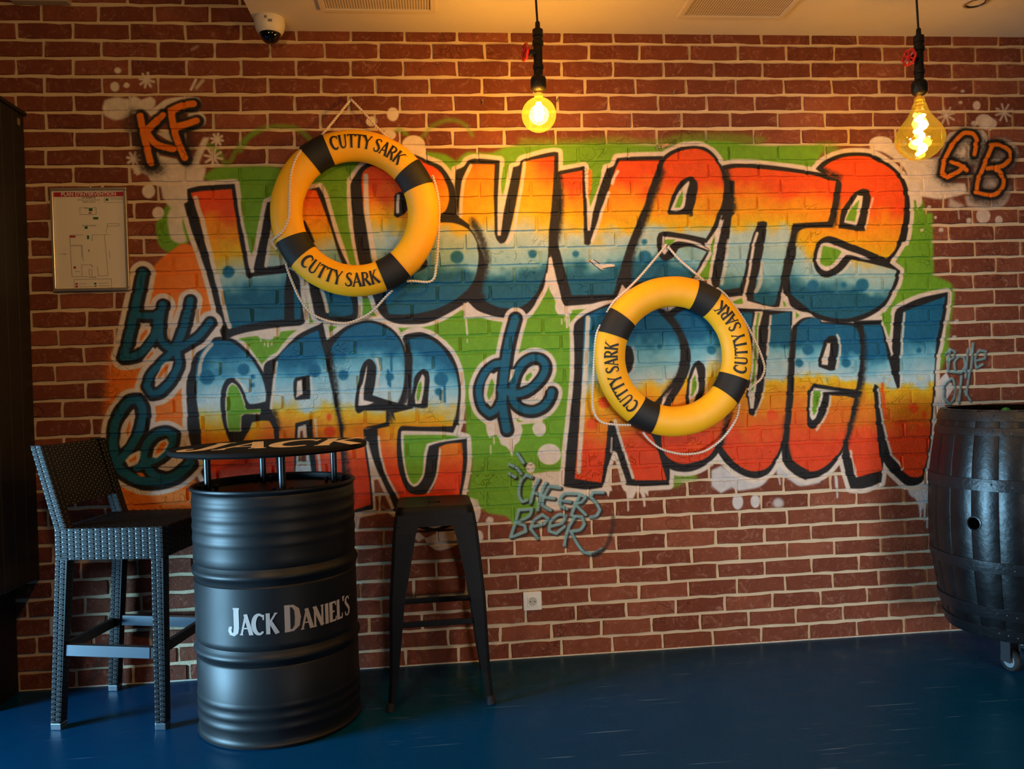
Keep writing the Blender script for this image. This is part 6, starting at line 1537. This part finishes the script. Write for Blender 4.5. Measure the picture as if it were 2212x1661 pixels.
for z in (.067, .104, .141): pr += rib(z, .028, .0022)
pr += [(DR, .27)]+[(DR-.004, .276)]+rib(.304, .036, .0085)+[(DR-.004, .332), (DR+.001, .345), (DR+.001, .355), (DR, .365)]
pr += [(DR, .545), (DR-.004, .550)]+rib(.580, .036, .0085)+[(DR-.004, .608), (DR+.001, .621), (DR, .640)]
for z in (.693, .736, .778, .822): pr += rib(z, .032, .0022)
pr += [(DR, .848), (DR-.003, .856), (DR+.002, .862), (DR+.007, .868), (DR+.007, .875), (DR+.002, DH), (DR-.006, .874), (DR-.008, .862), (DR-.010, .850), (0, .850)]
MB().lathe(pr, 96).build('drum', DRUM, t, True)
for x, y in ((-.234, -.02), (-.085, .222), (.062, -.170), (.205, .128)):
    MB().cyl((x, y, .850), (x, y, .992), .0125, n=18).build('post', mat('grey_steel_tube', (62, 66, 72), .3, .7), t, True)
    for e in (-.03, .03): MB().cyl((x+e, y, .850), (x+e, y, .872), .007, n=10).build('bolt', mat('dark_bolt', (40, 40, 42), .35, .8), t, True)
MB().lathe([(0, .990), (.340, .990), (.350, .992), (.3555, .998), (.3555, 1.006), (.352, 1.011), (.345, 1.012), (0, 1.012)], 96, c=(-.012, .01, 0)).build('table_top', DTOP, t, True)
q, wd = ribbon_text('JACK', .37, 1.0, None, .03)
sx = .645/wd
def on_top(x, y, e):
    X = -.310+x*sx
    return (X, -.165+y+X*.08, 1.0125+e)
text_parts(q, on_top, TLET, t)
q, wd = ribbon_text("JACK DANIEL'S.", .091, .60, (0, 5))
A0_, A1_ = R_(-113.5), R_(-18.5)
def on_drum(x, y, e):
    a = A0_+(A1_-A0_)*x/wd
    return ((DR+.0012+e)*math.cos(a), (DR+.0012+e)*math.sin(a), .392+y)
text_parts(q, on_drum, LETTER, t)

# ------------------------------------------------------------------ wicker bar chair
WICK = mat('black_wicker', (13, 13, 15), .42, .0, var=.35, scale=60)
CHROME = mat('brushed_foot_metal', (170, 178, 184), .28, .95)
t = thing('wicker_bar_chair', 'black woven wicker bar chair with metal footrests beside the drum', 'chair', (-1.180, -.274, 0), R_(-9.5))


def weave(b, P, U, V, nu, nv, h=.0035):
    """woven strands as raised pads over the rectangle P + u U + v V; the normal is U x V"""
    P, U, V = Vector(P), Vector(U), Vector(V)
    n = U.cross(V).normalized()
    for i in range(nu):
        for j in range(nv):
            over = (i+j) % 2
            a0, a1 = (i+.03)/nu, (i+.97)/nu
            v0, v1 = (j+.10)/nv, (j+.90)/nv
            hh = h if over else h*.35
            lo = [P+U*a+V*v for a, v in ((a0, v0), (a1, v0), (a1, v1), (a0, v1))]
            da, dv = (a1-a0)*.22, (v1-v0)*.25
            hi_ = [P+U*a+V*v+n*hh for a, v in ((a0+da, v0+dv), (a1-da, v0+dv), (a1-da, v1-dv), (a0+da, v1-dv))]
            b.add(lo+hi_, [(4, 5, 6, 7), (0, 1, 5, 4), (1, 2, 6, 5), (2, 3, 7, 6), (3, 0, 4, 7)])


def wicker_box(b, c0, c1, nums, faces='xXyYzZ'):
    """skewed prism between two horizontal rectangles c0 (bottom: 4 corners) and c1 (top), woven on its sides"""
    c0 = [Vector(v) for v in c0]; c1 = [Vector(v) for v in c1]
    b.add(c0+c1, [(3, 2, 1, 0), (4, 5, 6, 7)]+[(i, (i+1) % 4, 4+(i+1) % 4, 4+i) for i in range(4)])
    for i in range(4):
        j = (i+1) % 4
        P, U, V = c0[i], c0[j]-c0[i], c1[i]-c0[i]
        weave(b, P, U, V, nums[i % 2], nums[2])


def rect(cx, cy, z, a, b_): return [(cx-a/2, cy-b_/2, z), (cx+a/2, cy-b_/2, z), (cx+a/2, cy+b_/2, z), (cx-a/2, cy+b_/2, z)]


LX, LY, LW = .186, .185, .044
for sx_ in (-1, 1):
    for sy_ in (-1, 1):
        splay, tx = (-.020, -.160) if sx_ < 0 else (.003, .200)
        b = MB()
        wicker_box(b, rect(sx_*LX+splay, sy_*LY, .024, LW-.006, LW-.006), rect(tx, sy_*LY, .64, LW, LW), (2, 2, 66))
        lg = b.build('leg', WICK, t)
        MB().box((sx_*LX+splay, sy_*LY, .012), (LW-.005, LW-.005, .024)).build('foot_cap', CHROME, lg, bevel=.002)
b = MB()
wicker_box(b, rect(.020, 0, .622, .404, .414), rect(.020, 0, .735, .404, .414), (16, 15, 13))
weave(b, (-.182, -.207, .735), (.404, 0, 0), (0, .414, 0), 26, 40, .003)
b.build('seat', WICK, t)
for sy_ in (-1, 1):       # back posts lean outwards
    b = MB()
    wicker_box(b, rect(-.160, sy_*.186, .735, .044, .042), rect(-.246, sy_*.186, 1.040, .038, .040), (2, 2, 34))
    b.build('back_post', WICK, t)
b = MB()
wicker_box(b, rect(-.182, 0, .812, .026, .331), rect(-.246, 0, 1.036, .026, .331), (2, 20, 24))
b.build('backrest', WICK, t)
BR = mat('dark_stretcher', (34, 32, 31), .5)
for sy_ in (-1, 1):
    o = MB().bar((-.172, sy_*.185, .290), (.168, sy_*.185, .276), .022, .040).build('footrest', BR, t)
    MB().bar((-.162, sy_*.185-.0005, .2895), (.156, sy_*.185-.0005, .2765), .026, .041).build('metal_cover', CHROME, o, bevel=.0015)
for x in (-.196, .188):
    MB().bar((x, -.165, .283), (x, .165, .283), .020, .036).build('stretcher', BR, t, bevel=.002)

# ------------------------------------------------------------------ metal stool
SM = mat('black_powder_coat', (10, 10, 12), .5, .0, var=.25, scale=25, bump=.08, bscale=200, spec=.2)
t = thing('metal_bar_stool', 'black sheet metal bar stool with splayed legs right of the drum', 'stool', (-.018, -.290, 0), R_(1.0))
HS, TOPZ = .146, .752


def rsq(h, r, n=6):
    out = []
    for cx, cy, a in ((h-r, h-r, 0), (-h+r, h-r, 90), (-h+r, -h+r, 180), (h-r, -h+r, 270)):
        for i in range(n+1):
            q = R_(a+90*i/n); out.append((cx+r*math.cos(q), cy+r*math.sin(q)))
    return out


b = MB()
rings = [(HS+.012, .045, -.075), (HS+.004, .042, -.02), (HS, .040, -.006), (HS-.005, .038, 0.0), (HS-.02, .034, -.0015), (HS*.5, .03, -.005), (.024, .010, -.005), (.022, .010, -.012)]
vs_ = []; k = len(rsq(.1, .02))
for h, r, dz in rings: vs_ += [(x, y, TOPZ+dz) for x, y in rsq(h, r)]
b.add(vs_, [(j*k+i, j*k+(i+1) % k, (j+1)*k+(i+1) % k, (j+1)*k+i) for j in range(len(rings)-1) for i in range(k)])
b.build('seat', SM, t, True)
for sx_ in (-1, 1):
    for sy_ in (-1, 1):
        b = MB(); lv = []
        for z, off, w, th in ((TOPZ-.030, HS+.006, .104, .012), (TOPZ-.100, HS+.016, .088, .012), (.40, HS+.036, .058, .012), (.12, .190, .034, .012), (.014, .1985, .026, .013)):
            o_ = off
            P = [(0, 0), (-w, 0), (-w, -th), (-th-.004, -th), (-th, -th-.004), (-th, -w), (0, -w), ]
            # rounded outer corner
            P = [(-.012, 0)]+P[1:-1]+[(0, -w), (0, -.012), (-.0035, -.0035)]
            lv.append([(sx_*(o_+x), sy_*(o_+y), z) for x, y in P])
        n = len(lv[0]); vs_ = [v for l in lv for v in l]
        fs = [(j*n+i, j*n+(i+1) % n, (j+1)*n+(i+1) % n, (j+1)*n+i) for j in range(len(lv)-1) for i in range(n)]+[tuple(range(n)), tuple(range((len(lv)-1)*n, len(lv)*n))]
        lg = b.add(vs_, fs).build('leg', SM, t)
        MB().cyl((sx_*.186, sy_*.186, .030), (sx_*.190, sy_*.190, 0), .0165, .0175, 14).build('rubber_foot', mat('black_rubber', (18, 18, 18), .8), lg, True)
for s in (-1, 1):
    MB().bar((-.165, s*.166, .312), (.165, s*.166, .312), .010, .022).build('footrest', SM, t, bevel=.002)
    MB().bar((s*.166, -.165, .312), (s*.166, .165, .312), .010, .022).build('footrest', SM, t, bevel=.002)
for s in (-1, 1):         # crossed straps under the seat
    P = [(u*.15, s*u*.15, TOPZ-.072-.045*(1-u*u)) for u in [i/8-1 for i in range(17)]]
    b = MB()
    for a, c in zip(P, P[1:]): b.bar(a, c, .030, .004)
    b.build('seat_strap', SM, t)

# ------------------------------------------------------------------ barrel on castors
BK = mat('black_barrel_wood', (11, 11, 13), .36, .0, var=.4, scale=14, bump=.14, bscale=40, rgh_var=.12, spec=.4)
HP = mat('black_barrel_hoop', (20, 20, 23), .36, .2, var=.3, scale=30, bump=.15, bscale=60)
BX, BY, BZ0, BZ1 = 2.385, -.425, .150, 1.046
t = thing('oak_barrel', 'black painted barrel on castors standing at the right edge', 'barrel', (BX, BY, 0), R_(7))


def brad(z):
    u = (z-(BZ0+BZ1)/2)/((BZ1-BZ0)/2)
    return .345-.058*abs(u)**2.0


NST = 22
zs = [BZ0+(BZ1-BZ0)*i/14 for i in range(15)]
for s in range(NST):
    b = MB(); a0, a1 = 2*math.pi*s/NST+.0022, 2*math.pi*(s+1)/NST-.0022
    lift = random.uniform(-.0006, .0010)
    grid = []
    for z in zs:
        r = brad(z)+lift
        grid.append([((r-dr)*math.cos(q), (r-dr)*math.sin(q), z) for dr, q in ((.022, a0), (.0012, a0), (0, a0+.008), (0, (a0+a1)/2), (0, a1-.008), (.0012, a1), (.022, a1))])
    n = 7; vs_ = [v for g in grid for v in g]
    fs = [(j*n+i, j*n+(i+1) % n, (j+1)*n+(i+1) % n, (j+1)*n+i) for j in range(len(grid)-1) for i in range(n)]+[tuple(range(n)), tuple(range((len(grid)-1)*n, len(grid)*n))]
    b.add(vs_, fs).build('stave', BK, t, True)
for z0, z1 in ((1.002, 1.040), (.946, .978), (.735, .782), (.420, .466), (.236, .284), (.156, .200)):
    pr = [(brad(z0)+.0005, z0), (brad(z0)+.0042, z0+.001), (brad((z0+z1)/2)+.0048, (z0+z1)/2), (brad(z1)+.0042, z1-.001), (brad(z1)+.0005, z1)]
    h = MB().lathe(pr, 72).build('hoop', HP, t, True)
    zc = (z0+z1)/2
    for k in range(3):
        rv = MB()
        q = R_(-139-6*k); r = brad(zc)+.004
        rv.lathe([(.0042, 0), (.0032, .002), (0, .003)], 8, c=(r*math.cos(q), r*math.sin(q), zc+.004*(k-1)), M=Matrix((( -math.sin(q), 0, math.cos(q)), (math.cos(q), 0, math.sin(q)), (0, 1, 0))))
        rv.build('rivet', mat('worn_rivet', (46, 45, 46), .35, .5), h, True)
MB().lathe([(0, .975), (brad(.975)-.018, .975), (brad(.975)-.018, .955), (0, .955)], 48).build('head', mat('barrel_head', (18, 16, 15), .7, var=.3), t)
MB().lathe([(0, BZ0+.03), (brad(BZ0)-.015, BZ0+.03), (brad(BZ0)-.015, BZ0+.01), (0, BZ0+.01)], 48).build('bottom_head', BK, t)
# bung hole
qb = R_(-162); zb_ = .607; rbg = brad(zb_)
nv = Vector((math.cos(qb), math.sin(qb), 0)); tv = Vector((-nv.y, nv.x, 0))
b = MB(); n = 24
for rr, dd in ((.028, .0012), (.0235, .0022), (.022, -.001)):
    b.v += [tuple(nv*(rbg+dd)+tv*rr*math.cos(2*math.pi*i/n)+Vector((0, 0, zb_+rr*math.sin(2*math.pi*i/n)))) for i in range(n)]
b.f = [(j*n+i, j*n+(i+1) % n, (j+1)*n+(i+1) % n, (j+1)*n+i) for j in range(2) for i in range(n)]; b.mi = [0]*len(b.f)
b.build('bung_rim', BK, t, True)
MB().cyl(nv*(rbg-.012)+Vector((0, 0, zb_)), nv*(rbg+.0012)+Vector((0, 0, zb_)), .0225, n=24).build('bung_hole', mat('hole_black', (1, 1, 1), 1.0, spec=0.0), t)
for a in (207, 322, 50):
    q = R_(a); x, y = .165*math.cos(q), .165*math.sin(q)
    cs = MB().box((x, y, .152), (.075, .075, .006)).bar((x-.024, y, .150), (x-.024, y, .040), .004, .045, (0, 1, 0)).bar((x+.024, y, .150), (x+.024, y, .040), .004, .045, (0, 1, 0)).build('castor', mat('zinc_fork', (80, 82, 86), .4, .7), t)
    cs.rotation_euler = (0, 0, 0)
    M = Matrix.Rotation(R_(90), 3, 'Y')
    MB().lathe([(.030, -.013), (.041, -.012), (.0445, -.006), (.0445, .006), (.041, .012), (.030, .013)], 32, M=M, c=(x, y, .0450)).build('tyre', mat('dark_tyre', (22, 22, 23), .7), cs, True)
    MB().lathe([(0, -.018), (.012, -.018), (.013, -.012), (.029, -.011), (.030, .011), (.013, .012), (.012, .018), (0, .018)], 32, M=M, c=(x, y, .0450)).build('wheel_hub', mat('pale_hub', (150, 160, 166), .35, .4), cs, True)
g = MB().lathe([(0, 0), (.020, 0), (.022, .03), (.021, .05), (.016, .062), (.009, .068), (0, .070)], 24).build('green_stopper', mat('green_plastic', (30, 160, 96), .45), None, True)
g.location = (2.335, -.415, .9755)
tag(g, 'bright green rounded stopper showing inside the rim of the barrel', 'stopper')
